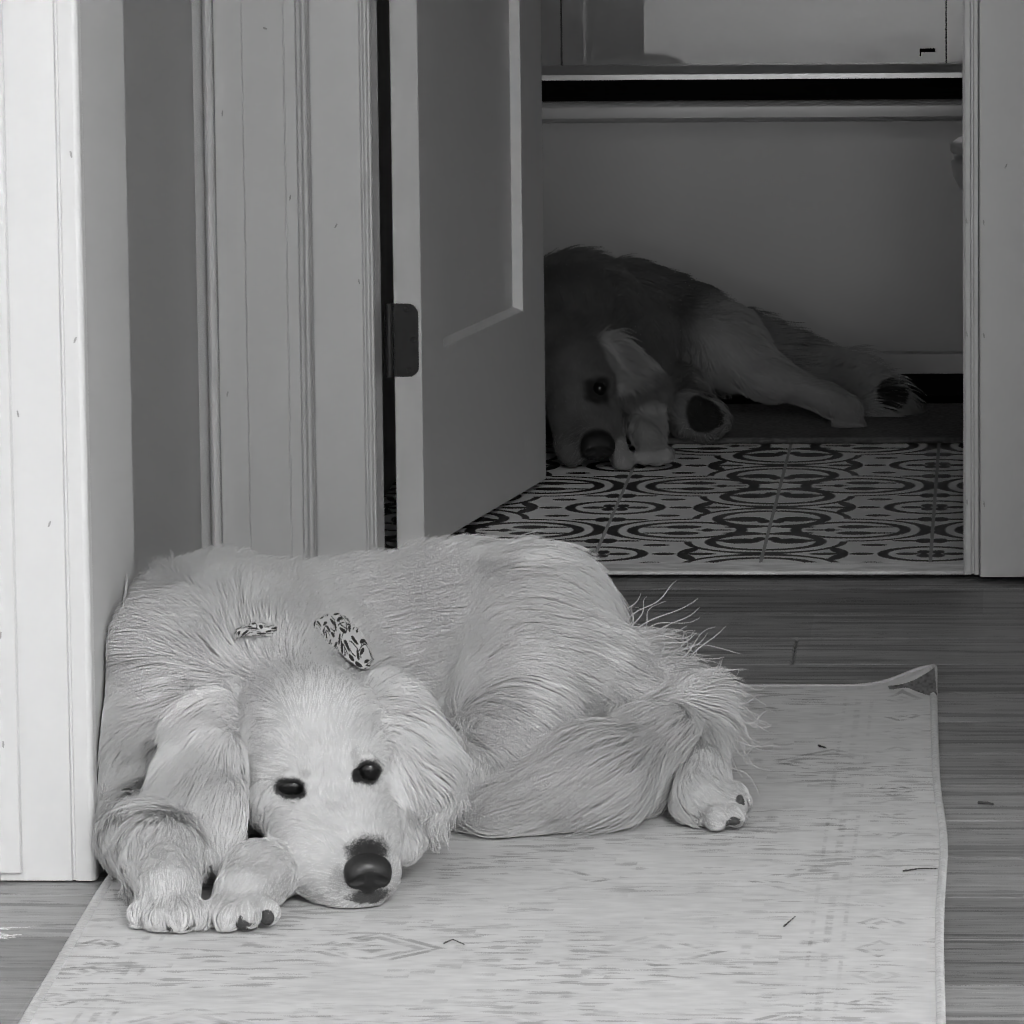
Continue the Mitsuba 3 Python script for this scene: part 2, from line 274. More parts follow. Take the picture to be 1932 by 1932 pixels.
add('door_1__hinge', door_map(join(plate, knuckle)), 'dark_metal', 30, label='dark rounded hinge leaf on the door edge')
for t_, z_ in ((-.0175, .3045), (-.0095, .268), (-.0155, .2305)):
    c = trimesh.creation.cylinder(.0032, .001, sections=16); c.apply_transform(trimesh.transformations.rotation_matrix(math.pi / 2, (0, 1, 0))); c.apply_translation((-.0030, t_, z_))
    add('door_1__hinge__screw', door_map(c), 'screw_metal')

# ---------------------------------------------------------------- the rug
def rug_fn(p, n, uv):
    x, y = p.x, p.y
    weave = fbm(x * 60, y * 150, 0.0, 2)
    fade = fbm(x * 9, y * 12, 3.0, 3)
    rub = fbm(x * 22, y * 30, 7.0, 3)
    def line(d, w): return 1 - sstep(w * 0.5, w * 1.3, dr.abs(d))
    # field of stepped hexagons
    hx, hy = x / 0.245 + 0.18, y / 0.30 + 0.2
    odd = dr.floor(hy) * 0.5
    fx, fy = hx + odd - dr.floor(hx + odd) - 0.5, hy - dr.floor(hy) - 0.5
    st = dr.floor(dr.abs(fx) * 12) / 12
    lat = line(dr.abs(fy) + st * 0.8 - 0.44, 0.03) + 0.7 * line(dr.abs(fy) + st * 0.8 - 0.36, 0.018)
    # small lozenges in the hexagons
    dm = dr.abs(fx) * 2.2 + dr.abs(fy) * 2.4
    loz = line(dm - 0.52, 0.05) + line(dm - 0.36, 0.06) * 0.8 + (1 - sstep(0.10, 0.2, dm)) + 0.5 * line(dr.abs(dr.abs(fx) - 0.3), 0.02) * (1 - sstep(0.04, 0.08, dr.abs(fy)))
    field = sstep(-0.14, -0.16, x) * sstep(-0.74, -0.72, x)
    pat = (dr.minimum(lat, 1) * 0.55 + dr.minimum(loz, 1) * 0.8) * field
    # border: guard stripes and a row of hooked figures
    bd = dr.minimum(dr.abs(x + 0.148), dr.abs(x + 0.735))
    pat = pat + line(bd, 0.0035) * 0.5 + line(bd - 0.014, 0.002) * 0.4
    by = y / 0.105; cy = by - dr.floor(by) - 0.5; cx = (dr.abs(x + 0.105)) / 0.05
    cxx = dr.minimum(dr.abs(x + 0.103), dr.abs(x + 0.772)) / 0.030
    fig = dr.abs(cxx) + dr.abs(cy) * 2.2
    pat = pat + (line(fig - 0.62, 0.13) + (1 - sstep(0.2, 0.34, fig))) * (1 - field) * 0.75
    worn = sstep(0.40, 0.64, fbm(x * 55, y * 120, 7.0, 3)) * (0.4 + 0.9 * sstep(0.35, 0.65, fade)) * sstep(.25, .5, rub)
    dash = sstep(0.57, 0.74, fbm(x * 42, y * 150, 11.0, 2)) * sstep(0.36, 0.66, fbm(x * 8, y * 9, 15.0, 2))
    v = 0.44 * (0.86 + 0.2 * weave) * (0.93 + 0.14 * fade)
    v = v * (1 - 0.42 * dr.minimum(pat, 1) * worn) * (1 - 0.34 * dash)
    return mi.Color3f(v)
def rug_bump(p, n, uv): return 0.0012 * noise(p.x * 300, p.y * 420, 0.0) + 0.001 * fbm(p.x * 40, p.y * 70, 1.0, 2)
scene['rug_pile'] = {'type': 'twosided', 'bsdf': {'type': 'bumpmap', 'arbitrary': mikit.proc(rug_bump, 0.0008), 'scale': 1.0, 'bsdf': {'type': 'principled', 'base_color': mikit.proc(rug_fn), 'roughness': 0.9, 'specular': 0.15, 'sheen': 0.3}}}
solid('rug_binding', mikit.proc(lambda p, n, uv: mi.Color3f(0.41 * (0.8 + 0.35 * noise(p.x * 160, p.y * 320, p.z * 300)))), 0.9, 0.1)
solid('rug_backing', mikit.proc(lambda p, n, uv: mi.Color3f(0.10 * (0.5 + 1.0 * noise(p.x * 420, p.y * 200, p.z * 420)))), 0.95, 0.05)
RZ = -0.0062
YS = np.concatenate([np.linspace(4.55, 6.30, 150), np.linspace(6.306, 6.537, 60)]); 
def rug_right(y): return np.interp(y, [4.5, 4.91, 5.3, 5.60, 5.72, 5.80, 5.91, 6.2, 6.537], [-.043, -.0458, -.0515, -.0500, -.0495, -.0540, -.0590, -.0640, -.0690])
def rug_right(y, raw=rug_right):
    return sum(raw(y + o) for o in np.linspace(-.12, .12, 9)) / 9
def rug_left(y): return np.interp(y, [4.5, 4.89, 5.434, 6.537], [-.783, -.7932, -.8065, -.812])
US = np.linspace(0, 1, 180) ** 0.7
XX = rug_left(YS)[:, None] * (1 - US) + rug_right(YS)[:, None] * US
YY = YS[:, None] + 0 * XX
ZZ = RZ + 0.0016 * (meshkit.fbm(np.stack([XX * 5, YY * 3, 0 * XX], -1), 2, 5) - .4)
near = np.exp(-(((XX + .070) / .050) ** 2 + ((YY - 6.537) / .045) ** 2))
lift = 0.024 * near ** 1.3
ZZ = ZZ + lift; YY = YY - 0.55 * lift
n0, n1 = XX.shape
idx = np.arange(n0 * n1).reshape(n0, n1)
q = np.stack([idx[:-1, :-1], idx[:-1, 1:], idx[1:, 1:], idx[1:, :-1]], -1).reshape(-1, 4)
top = np.stack([XX, YY, ZZ], -1).reshape(-1, 3); bot = top - [0, 0, .0048]
edge = np.concatenate([idx[0, :], idx[1:, -1], idx[-1, -2::-1], idx[-2:0:-1, 0]])
side = np.stack([edge, edge + len(top), np.roll(edge, -1) + len(top), np.roll(edge, -1)], 1)
fq = np.vstack([q, q[:, ::-1] + len(top), side])
rug_mesh = trimesh.Trimesh(np.vstack([top, bot]), np.vstack([fq[:, [0, 1, 2]], fq[:, [0, 2, 3]]]), process=False)
add('rug__pile', rug_mesh, 'rug_pile', 40)
say('rug', 'faded oriental rug with worn pattern under the white dog', 'rug')
def tube(path, r, n=8, flat=1.0):
    path = np.asarray(path, float); r = np.broadcast_to(np.asarray(r, float), len(path))
    t = np.gradient(path, axis=0); t /= np.linalg.norm(t, axis=1, keepdims=True)
    ref = np.where(np.abs(t[:, 2:]) > .9, [[1., 0, 0]], [[0, 0, 1.]])
    s = np.cross(t, ref); s /= np.linalg.norm(s, axis=1, keepdims=True); u = np.cross(s, t)
    a = np.linspace(0, 2 * np.pi, n, endpoint=False)
    return loft([path[i] + r[i] * (np.cos(a)[:, None] * s[i] + flat * np.sin(a)[:, None] * u[i]) for i in range(len(path))])
def edge_path(col):
    return top.reshape(n0, n1, 3)[:, col]
r_path = edge_path(-1) + [[-.002, 0, -.0014]]; l_path = edge_path(0) + [[.004, 0, -.0022]]; b_path = top.reshape(n0, n1, 3)[-1] + [[0, -.002, -.0016]]
add('rug__binding', tube(r_path, .0042, 8), 'rug_binding', True, label='raised sewn edge')
add('rug__binding', tube(l_path, .0062, 8, .5), 'rug_binding', True, label='pale sewn edge')
add('rug__binding', tube(b_path, .0034, 8), 'rug_binding', True, label='sewn edge at the back')
# the back right corner has curled over and shows its dark backing
def curl(a, b):
    x = -.118 + .049 * a; h = .005 + .026 * a ** 2.2 * (1 - .25 * a)
    return np.array([x + .003 * b, 6.500 - .030 * b * a - .006 * b, RZ + .001 + (h) * (1 - b) ** 1.1])
A, B = np.meshgrid(np.linspace(0, 1, 16), np.linspace(0, 1, 10), indexing='ij')
cv = np.array([[curl(a, b) for b in np.linspace(0, 1, 10)] for a in np.linspace(0, 1, 16)]).reshape(-1, 3)
ci = np.arange(160).reshape(16, 10); cq = np.stack([ci[:-1, :-1], ci[1:, :-1], ci[1:, 1:], ci[:-1, 1:]], -1).reshape(-1, 4)
cv2 = cv + [0.0, .002, .0006]
cf = np.vstack([cq, cq[:, ::-1] + 160])
add('rug__curled_corner', trimesh.Trimesh(np.vstack([cv, cv2]), np.vstack([cf[:, [0, 1, 2]], cf[:, [0, 2, 3]]]), process=False), 'rug_backing', True, label='curled over corner that shows the dark backing')

# bits lying on the rug and the floor
solid('twig_brown', 0.05, 0.8, 0.1); solid('tuft_white', 0.72, 0.7, 0.2)
TR = RZ + .0016
def twig(key, label, pts, r):
    pts = np.array(pts, float); tt = np.linspace(0, 1, 9); k = np.linspace(0, 1, len(pts))
    path = np.stack([np.interp(tt, k, pts[:, i]) for i in range(3)], 1)
    add(key, tube(path, r * (1 - .5 * tt), 6), 'twig_brown', True, label=label, category='twig')
twig('twig', 'long dark twig near the right edge of the rug, level with the hind paw', [(-.0876, 5.529, TR), (-.072, 5.535, TR + .001), (-.0568, 5.541, TR)], .0008)
twig('twig', 'bent dark twig on the rug in front of the nose of the white dog', [(-.4752, 5.2056, TR), (-.468, 5.213, TR + .002), (-.4571, 5.202, TR)], .0006)
twig('twig', 'short slanted twig on the rug, nearest the lower right', [(-.1866, 5.2830, TR), (-.1780, 5.315, TR + .002)], .0007)
twig('twig', 'small dark twig on the rug by the tip of the tail and paw', [(-.182, 6.170, TR), (-.174, 6.150, TR + .001)], .0011)
twig('twig', 'dark sliver on the bare planks right of the rug', [(-.021, 5.895, FZ + .0015), (-.012, 5.89, FZ + .002), (-.006, 5.888, FZ + .0012)], .0014)
rg = np.random.default_rng(8)
hairs = []
for k in range(60):
    a = np.array([-.902 + .030 * rg.random() ** 1.2, 5.245 + .012 * rg.standard_normal(), FZ + .001 + .006 * rg.random()]); d = np.array([.024 * rg.standard_normal() * .6 + .008, .008 * rg.standard_normal(), .0015 * rg.standard_normal()])
    b = a + d; m = (a + b) / 2 + [.004 * rg.standard_normal(), .003 * rg.standard_normal(), .004 * rg.random()]
    tt = np.linspace(0, 1, 6)[:, None]
    pth = (1 - tt) ** 2 * a + 2 * tt * (1 - tt) * m + tt ** 2 * b
    pth[:, 2] = np.maximum(pth[:, 2], FZ + .0008)
    hairs.append(tube(pth, np.linspace(.00045, .0002, 6), 5))
add('hair_tuft', join(*hairs), 'tuft_white', True, label='tuft of shed white hair on the planks left of the rug', category='hair tuft')

# ---------------------------------------------------------------- animals: one continuous body surface from blended round cones and ellipsoids, then a combed coat of strands
def smin(a, b, k):
    h = np.maximum(k - np.abs(a - b), 0) / k
    return np.minimum(a, b) - h * h * k * 0.25
def frame(ax, up=(0, 0, 1)):
    x = np.asarray(ax, float); x = x / np.linalg.norm(x); y = np.cross(up, x); y /= np.linalg.norm(y)
    return np.array([x, y, np.cross(x, y)])
def shape_sdf(P, s):
    if s[0] == 'c':                                # round cone: end a, radius, end b, radius
        a, ra, b, rb = np.array(s[1], np.float32), s[2], np.array(s[3], np.float32), s[4]
        ba = b - a; t = np.clip(((P - a) @ ba) / max(float(ba @ ba), 1e-9), 0, 1)
        return np.linalg.norm(P - a - t[..., None] * ba, axis=-1) - (ra + (rb - ra) * t)
    c, r, M = np.array(s[1], np.float32), np.array(s[2], np.float32), np.array(s[3], np.float32)      # ellipsoid: centre, radii, axes
    q = (P - c) @ M.T
    k0 = np.linalg.norm(q / r, axis=-1); k1 = np.linalg.norm(q / (r * r), axis=-1)
    return k0 * (k0 - 1) / np.maximum(k1, 1e-6)
def bounds(s):
    if s[0] == 'g':
        b = [bounds(q) for q in s[1] if q[0] != 'cut']; return np.min([q[0] for q in b], 0), np.max([q[1] for q in b], 0)
    if s[0] == 'c': return np.minimum(np.array(s[1]) - s[2], np.array(s[3]) - s[4]), np.maximum(np.array(s[1]) + s[2], np.array(s[3]) + s[4])
    e = np.sqrt(((np.array(s[3]).T * np.array(s[2])) ** 2).sum(1)); return np.array(s[1]) - e, np.array(s[1]) + e
def axis(lo, hi, coarse, fine):
    """Grid lines from lo to hi, dense inside the intervals of fine (a, b, step)."""
    out, x = [lo], lo
    while x < hi:
        st = coarse
        for a, b, f in fine:
            gap = max(a - x, x - b, 0); st = min(st, f + 0.35 * gap)
        x += st; out.append(x)
    return np.array(out)
def field(shapes, axes, ground=None, left=None):
    """Signed distance of the blended shapes on a grid; a group ('g', shapes, k) is blended by itself first and joined with its own softness k."""
    D = np.full([len(a) for a in axes], 0.06, np.float32)
    for s in shapes:
        k, cut = s[-1], s[0] == 'cut'
        g = s[1] if cut else s
        lo, hi = bounds(g); pad = (0.03 if not cut else 0.006) + k
        w = tuple(slice(max(np.searchsorted(a, l - pad) - 1, 0), np.searchsorted(a, h + pad) + 1) for a, l, h in zip(axes, lo, hi))
        sub = [a[i] for a, i in zip(axes, w)]
        if g[0] == 'g': d = field(g[1], sub)
        else: d = shape_sdf(np.stack(np.meshgrid(*sub, indexing='ij'), -1).astype(np.float32), g)
        D[w] = -smin(-D[w], d, k) if cut else smin(D[w], d, k)
    if ground is not None: D = np.maximum(D, (ground(axes[1])[:, None] - axes[2][None, :])[None].astype(np.float32))
    if left is not None: D = np.maximum(D, (left - axes[0])[:, None, None].astype(np.float32))
    return D
def surface(D, axes):
    """Surface nets: one vertex per cell the surface crosses, one quad per grid edge it crosses."""
    s = D < 0
    c = [s[i:s.shape[0] - 1 + i, j:s.shape[1] - 1 + j, k:s.shape[2] - 1 + k] for i in (0, 1) for j in (0, 1) for k in (0, 1)]
    tot = sum(x.astype(np.int8) for x in c); act = (tot > 0) & (tot < 8)
    I = np.argwhere(act); num = np.full(act.shape, -1, np.int32); num[act] = np.arange(len(I))
    pos, cnt = np.zeros((len(I), 3)), np.zeros(len(I))
    corner = lambda o: (I[:, 0] + o[0], I[:, 1] + o[1], I[:, 2] + o[2])
    coord = lambda ix: np.stack([axes[a][ix[a]] for a in range(3)], 1)
    for a in range(3):
        for o in [(0, 0), (0, 1), (1, 0), (1, 1)]:
            o0 = list(o); o0.insert(a, 0); o1 = list(o); o1.insert(a, 1)
            i0, i1 = corner(o0), corner(o1); d0, d1 = D[i0], D[i1]
            m = (d0 < 0) != (d1 < 0); t = np.where(m, d0 / np.where(m, d0 - d1, 1), 0)
            pos += np.where(m[:, None], coord(i0) * (1 - t[:, None]) + coord(i1) * t[:, None], 0); cnt += m
    pos /= cnt[:, None]
    F = []
    for a in range(3):
        b, c_ = (a + 1) % 3, (a + 2) % 3
        sl0 = [slice(1, -1)] * 3; sl1 = [slice(1, -1)] * 3; sl0[a] = slice(0, -1); sl1[a] = slice(1, None)
        x = s[tuple(sl0)] != s[tuple(sl1)]
        J = np.argwhere(x); off = np.ones(3, int); off[a] = 0; J = J + off
        inside = s[tuple(J.T)]
        def cell(db, dc):
            q = J.copy(); q[:, b] += db; q[:, c_] += dc; return num[tuple(q.T)]
        q = np.stack([cell(-1, -1), cell(0, -1), cell(0, 0), cell(-1, 0)], 1)
        q[~inside] = q[~inside][:, ::-1]; F.append(q)
    F = np.vstack(F); F = F[(F >= 0).all(1)]
    m = trimesh.Trimesh(pos, np.vstack([F[:, [0, 1, 2]], F[:, [0, 2, 3]]]), process=False)
    return m
def relax(m, rounds, lamb=.5, mu=-.525):
    from scipy.sparse import coo_matrix, diags
    e = np.asarray(m.faces)[:, [0, 1, 1, 2, 2, 0]].reshape(-1, 2); e = np.vstack([e, e[:, ::-1]])
    A = coo_matrix((np.ones(len(e)), (e[:, 0], e[:, 1])), shape=(len(m.vertices),) * 2).tocsr(); A.data[:] = 1
    A = diags(1 / np.maximum(np.asarray(A.sum(1)).ravel(), 1)) @ A
    v = np.array(m.vertices)
    for _ in range(rounds):
        for f in (lamb, mu): v = v + f * (A @ v - v)
    return trimesh.Trimesh(v, m.faces, process=False)
def make_body(shapes, coarse, fine, ground, box_lo, box_hi, smooth=6, left=None):
    axes = [axis(box_lo[i], box_hi[i], coarse, fine[i]) for i in range(3)]
    m = surface(field(shapes, axes, ground, left), axes)
    parts = m.split(only_watertight=False)
    if len(parts) > 1: m = max(parts, key=lambda p: len(p.faces))
    return relax(m, smooth)

def coat(body, guides, count, seed, keep, width, rough=0.25, clump=0.55, clump_size=22, steps=6, floor_z=None, wall_x=None, density=None, curl=0.25):
    """Strands combed along the guides (position, direction, length, lift): each follows the surface at a rising height and leans towards the tip of its lock."""
    r = np.random.default_rng(seed)
    gp, gd, gl, gh = (np.array([g[i] for g in guides], float) for i in range(4))
    gd /= np.linalg.norm(gd, axis=1, keepdims=True)
    V, N = np.array(body.vertices), np.array(body.vertex_normals)
    tree = cKDTree(V)
    area = body.area_faces * (density(body.triangles_center, body.face_normals) if density else 1)
    f = r.choice(len(area), count, p=area / area.sum())
    b = r.random((count, 2)); flip = b.sum(1) > 1; b[flip] = 1 - b[flip]
    tri = body.triangles[f]; root = tri[:, 0] + b[:, :1] * (tri[:, 1] - tri[:, 0]) + b[:, 1:] * (tri[:, 2] - tri[:, 0])
    root = root[keep(root)]
    n = len(root)
    def guide(p):
        d2 = ((p[:, None] - gp[None]) ** 2).sum(-1); w = 1 / (d2 + 2e-4) ** 2.2; w /= w.sum(1, keepdims=True)
        return w @ gd, w @ gl, w @ gh
    gdir, L, H = guide(root)
    tuft = meshkit.fbm(root * 30, 2, 77 + seed)
    L = L * (0.65 + 0.6 * r.random(n)); H = H * np.clip(0.45 + 2.0 * (tuft - .25), .45, 2.2) * (0.7 + 0.6 * r.random(n))
    wob = np.stack([meshkit.fbm(root * 26 + 9 * k, 2, 31 * k + seed) - 0.5 for k in range(3)], 1) * 2 * rough + r.normal(0, 0.10, (n, 3)) * curl * 2
    P = np.empty((n, steps + 1, 3)); P[:, 0] = root
    cur, prev = root, None
    for i in range(steps):
        _, near = tree.query(cur); nn = N[near]; q = V[near]
        d = gdir + wob; 
        if prev is not None: d = 0.45 * prev + 0.55 * d / np.maximum(np.linalg.norm(d, axis=1, keepdims=True), 1e-6)
        dt = d - (d * nn).sum(1, keepdims=True) * nn * 0.93
        dt /= np.maximum(np.linalg.norm(dt, axis=1, keepdims=True), 1e-6)
        nxt = cur + dt * (L / steps)[:, None]
        _, near = tree.query(nxt); nn2 = N[near]; h = ((nxt - V[near]) * nn2).sum(1)
        want = H * L * ((i + 1) / steps) ** 0.75 + 0.0006
        nxt = nxt + nn2 * ((want - h) * np.where(h < want, 0.9, 0.45))[:, None]
        if floor_z is not None: nxt[:, 2] = np.maximum(nxt[:, 2], floor_z(nxt[:, 1]) + 0.0008)
        if wall_x is not None: nxt[:, 0] = np.maximum(nxt[:, 0], wall_x)
        P[:, i + 1] = nxt; prev, cur = (nxt - cur) / np.maximum(np.linalg.norm(nxt - cur, axis=1, keepdims=True), 1e-6), nxt
    # locks
    m = max(1, n // clump_size); cen = r.choice(n, m, replace=False)
    _, own = cKDTree(root[cen]).query(root); C = P[cen[own]]
    t = np.linspace(0, 1, steps + 1)[None, :, None]
    delta = (root - C[:, 0])[:, None]
    far = np.clip(np.linalg.norm(delta, axis=2, keepdims=True) / 0.02, 0, 1)
    amt = clump * (0.6 + 0.6 * r.random((n, 1, 1))) * (1 - far * .5) * t ** 1.3
    P = P + amt * (C + delta * 0.18 - P)
    if floor_z is not None: P[..., 2] = np.maximum(P[..., 2], floor_z(P[..., 1]) + 0.0005)
    w = width * (0.75 + 0.5 * r.random((n, 1))) * np.clip(L / 0.02, 0.55, 1.15)[:, None]
    R = w * np.interp(np.linspace(0, 1, steps + 1), [0, .35, .8, 1], [.8, 1, .6, .22])[None]
    return P, R
def strands(key, P, R, bsdf, label=None, kind='stuff'):
    P = np.concatenate([2 * P[:, :1] - P[:, 1:2], P, 2 * P[:, -1:] - P[:, -2:-1]], 1); R = np.concatenate([R[:, :1], R, R[:, -1:]], 1)
    A = np.concatenate([P, R[..., None]], 2)
    os.makedirs(meshkit.FOLDER, exist_ok=True)
    path = os.path.join(meshkit.FOLDER, key + '.txt')
    row = '%.5f %.5f %.5f %.6f\n' * A.shape[1] + '\n'
    with open(path, 'w') as out:
        for a in A.reshape(len(A), -1).tolist(): out.write(row % tuple(a))
    scene[key] = {'type': 'bsplinecurve', 'filename': path, 'bsdf': {'type': 'ref', 'id': bsdf}}
    say(key, label, kind=kind)

WHITE_SHAPES = [
    ('e', (-0.6750, 5.7400, 0.1150), (0.1800, 0.1100, 0.1160), frame((0.5500, 0.8400, 0.0000), (0.0000, 0.0000, 1.0000)), 0.030),
    ('c', (-0.7450, 5.6600, 0.1350), 0.0700, (-0.7420, 5.8000, 0.1580), 0.0740, 0.030),
    ('c', (-0.6200, 5.8400, 0.1200), 0.1020, (-0.5350, 5.9700, 0.1150), 0.0970, 0.040),
    ('c', (-0.5150, 6.0000, 0.1280), 0.0930, (-0.4200, 5.9800, 0.0750), 0.0620, 0.030),
    ('c', (-0.3949, 5.9700, 0.0866), 0.0550, (-0.3330, 5.9200, 0.0614), 0.0420, 0.030),
    ('c', (-0.7712, 5.7400, 0.1808), 0.0500, (-0.7359, 5.8000, 0.1839), 0.0520, 0.030),
    ('c', (-0.7151, 5.6700, 0.1671), 0.0760, (-0.6701, 5.5800, 0.1574), 0.0640, 0.030),
    ('c', (-0.7704, 5.6350, 0.1480), 0.0660, (-0.7868, 5.5700, 0.0654), 0.0500, 0.030),
    ('c', (-0.7120, 5.6000, 0.1342), 0.0620, (-0.6970, 5.5500, 0.0840), 0.0500, 0.030),
    ('g', [('c', (-0.4533, 5.9300, 0.1557), 0.0740, (-0.4589, 5.7900, 0.0713), 0.0620, 0.040),
      ('c', (-0.4037, 5.8700, 0.0933), 0.0660, (-0.3537, 5.8800, 0.0555), 0.0520, 0.040),
      ('c', (-0.4589, 5.7900, 0.0713), 0.0620, (-0.4749, 5.7350, 0.0482), 0.0360, 0.030),
      ('c', (-0.4750, 5.7350, 0.0416), 0.0320, (-0.3387, 5.7900, 0.0308), 0.0260, 0.030)], 0.016),
    ('g', [('c', (-0.2880, 5.8700, 0.0677), 0.0250, (-0.2802, 5.7850, 0.0369), 0.0210, 0.020),
      ('c', (-0.2802, 5.7850, 0.0369), 0.0210, (-0.2795, 5.7570, 0.0218), 0.0220, 0.015),
      ('c', (-0.2795, 5.7570, 0.0193), 0.0220, (-0.2665, 5.7450, 0.0114), 0.0210, 0.015),
      ('c', (-0.2690, 5.7450, 0.0140), 0.0130, (-0.2478, 5.7520, 0.0243), 0.0108, 0.005),
      ('c', (-0.2690, 5.7450, 0.0140), 0.0130, (-0.2433, 5.7380, 0.0174), 0.0108, 0.005),
      ('c', (-0.2690, 5.7450, 0.0140), 0.0130, (-0.2468, 5.7240, 0.0089), 0.0108, 0.005),
      ('c', (-0.2690, 5.7450, 0.0140), 0.0130, (-0.2643, 5.7160, 0.0064), 0.0108, 0.005)], 0.010),
    ('g', [('c', (-0.2979, 5.8850, 0.0692), 0.0300, (-0.3264, 5.8000, 0.0585), 0.0330, 0.030),
      ('c', (-0.3264, 5.8000, 0.0585), 0.0330, (-0.3753, 5.7350, 0.0418), 0.0300, 0.020),
      ('c', (-0.3753, 5.7350, 0.0418), 0.0300, (-0.4667, 5.6900, 0.0208), 0.0090, 0.020)], 0.004),
    ('g', [('c', (-0.6411, 5.5300, 0.1522), 0.0460, (-0.6162, 5.4750, 0.1279), 0.0530, 0.030),
      ('c', (-0.6162, 5.4750, 0.1293), 0.0540, (-0.5973, 5.4470, 0.1031), 0.0440, 0.030),
      ('c', (-0.5933, 5.4340, 0.0935), 0.0410, (-0.5611, 5.3700, 0.0355), 0.0270, 0.022),
      ('c', (-0.6021, 5.4080, 0.0480), 0.0380, (-0.5701, 5.3720, 0.0113), 0.0220, 0.020),
      ('c', (-0.6071, 5.3950, 0.0304), 0.0320, (-0.5781, 5.3760, 0.0066), 0.0220, 0.018),
      ('c', (-0.6314, 5.4500, 0.0784), 0.0440, (-0.5978, 5.4120, 0.0496), 0.0340, 0.025),
      ('c', (-0.5625, 5.4550, 0.0680), 0.0280, (-0.5472, 5.3800, 0.0203), 0.0180, 0.018),
      ('c', (-0.5576, 5.3680, 0.0026), 0.0110, (-0.5840, 5.3850, -0.0043), 0.0130, 0.010),
      ('c', (-0.6367, 5.4300, 0.1109), 0.0140, (-0.6118, 5.4200, 0.1147), 0.0140, 0.018),
      ('c', (-0.5730, 5.4260, 0.1208), 0.0130, (-0.5571, 5.4420, 0.1214), 0.0130, 0.018),
      ('cut', ('c', (-0.5849, 5.3750, 0.1068), 0.0220, (-0.5849, 5.3750, 0.1068), 0.0220, 0.001), 0.016),
      ('cut', ('c', (-0.6251, 5.3960, 0.0952), 0.0125, (-0.6251, 5.3960, 0.0952), 0.0125, 0.001), 0.006),
      ('cut', ('c', (-0.5594, 5.4020, 0.1085), 0.0120, (-0.5594, 5.4020, 0.1085), 0.0120, 0.001), 0.006),
      ('c', (-0.6433, 5.4065, 0.0951), 0.0042, (-0.6283, 5.4010, 0.1047), 0.0050, 0.004),
      ('c', (-0.6283, 5.4010, 0.1047), 0.0050, (-0.6085, 5.4000, 0.0983), 0.0045, 0.004),
      ('c', (-0.6417, 5.4080, 0.0891), 0.0036, (-0.6242, 5.4035, 0.0842), 0.0040, 0.004),
      ('c', (-0.5671, 5.4085, 0.1149), 0.0042, (-0.5580, 5.4085, 0.1202), 0.0046, 0.004),
      ('c', (-0.5580, 5.4085, 0.1202), 0.0046, (-0.5481, 5.4160, 0.1088), 0.0040, 0.004)], 0.022),
    ('g', [('c', (-0.7861, 5.5600, 0.0352), 0.0400, (-0.7655, 5.4800, 0.0311), 0.0360, 0.030),
      ('c', (-0.7655, 5.4800, 0.0311), 0.0360, (-0.7377, 5.3800, 0.0320), 0.0320, 0.025),
      ('c', (-0.7377, 5.3800, 0.0311), 0.0315, (-0.7234, 5.2920, 0.0208), 0.0270, 0.020),
      ('c', (-0.7234, 5.2920, 0.0208), 0.0140, (-0.7446, 5.2680, 0.0082), 0.0102, 0.004),
      ('c', (-0.7234, 5.2920, 0.0208), 0.0140, (-0.7267, 5.2520, 0.0074), 0.0102, 0.004),
      ('c', (-0.7234, 5.2920, 0.0208), 0.0140, (-0.7092, 5.2490, 0.0072), 0.0102, 0.004),
      ('c', (-0.7234, 5.2920, 0.0208), 0.0140, (-0.6942, 5.2580, 0.0086), 0.0102, 0.004)], 0.008),
    ('g', [('c', (-0.6239, 5.4300, 0.0235), 0.0270, (-0.6532, 5.3520, 0.0245), 0.0262, 0.025),
      ('c', (-0.6532, 5.3520, 0.0245), 0.0262, (-0.6586, 5.3020, 0.0166), 0.0265, 0.020),
      ('c', (-0.6593, 5.3000, 0.0180), 0.0140, (-0.6813, 5.2660, 0.0089), 0.0102, 0.004),
      ('c', (-0.6593, 5.3000, 0.0180), 0.0140, (-0.6659, 5.2540, 0.0072), 0.0102, 0.004),
      ('c', (-0.6593, 5.3000, 0.0180), 0.0140, (-0.6485, 5.2550, 0.0080), 0.0102, 0.004),
      ('c', (-0.6593, 5.3000, 0.0180), 0.0140, (-0.6331, 5.2700, 0.0092), 0.0102, 0.004)], 0.004),
    ('g', [('e', (-0.7027, 5.4780, 0.1301), (0.0520, 0.0420, 0.0130), frame((-0.0181, -0.0550, -0.0577), (0.0000, -1.0000, 0.3000)), 0.020),
      ('e', (-0.7092, 5.4260, 0.0980), (0.0500, 0.0400, 0.0100), frame((-0.0045, -0.0350, -0.0463), (0.0000, -1.0000, 0.3000)), 0.020),
      ('e', (-0.6848, 5.3920, 0.0576), (0.0420, 0.0195, 0.0070), frame((-0.0016, -0.0270, -0.0641), (0.0000, -1.0000, 0.3000)), 0.012)], 0.005),
    ('g', [('e', (-0.5465, 5.5080, 0.1430), (0.0460, 0.0300, 0.0130), frame((0.0199, -0.0400, -0.0462), (0.3500, -1.0000, 0.3000)), 0.020),
      ('e', (-0.5250, 5.4770, 0.1026), (0.0480, 0.0310, 0.0100), frame((0.0101, -0.0400, -0.0555), (0.3500, -1.0000, 0.3000)), 0.020),
      ('e', (-0.5332, 5.4650, 0.0492), (0.0360, 0.0220, 0.0100), frame((0.0023, -0.0150, -0.0406), (0.3500, -1.0000, 0.3000)), 0.012)], 0.005)]
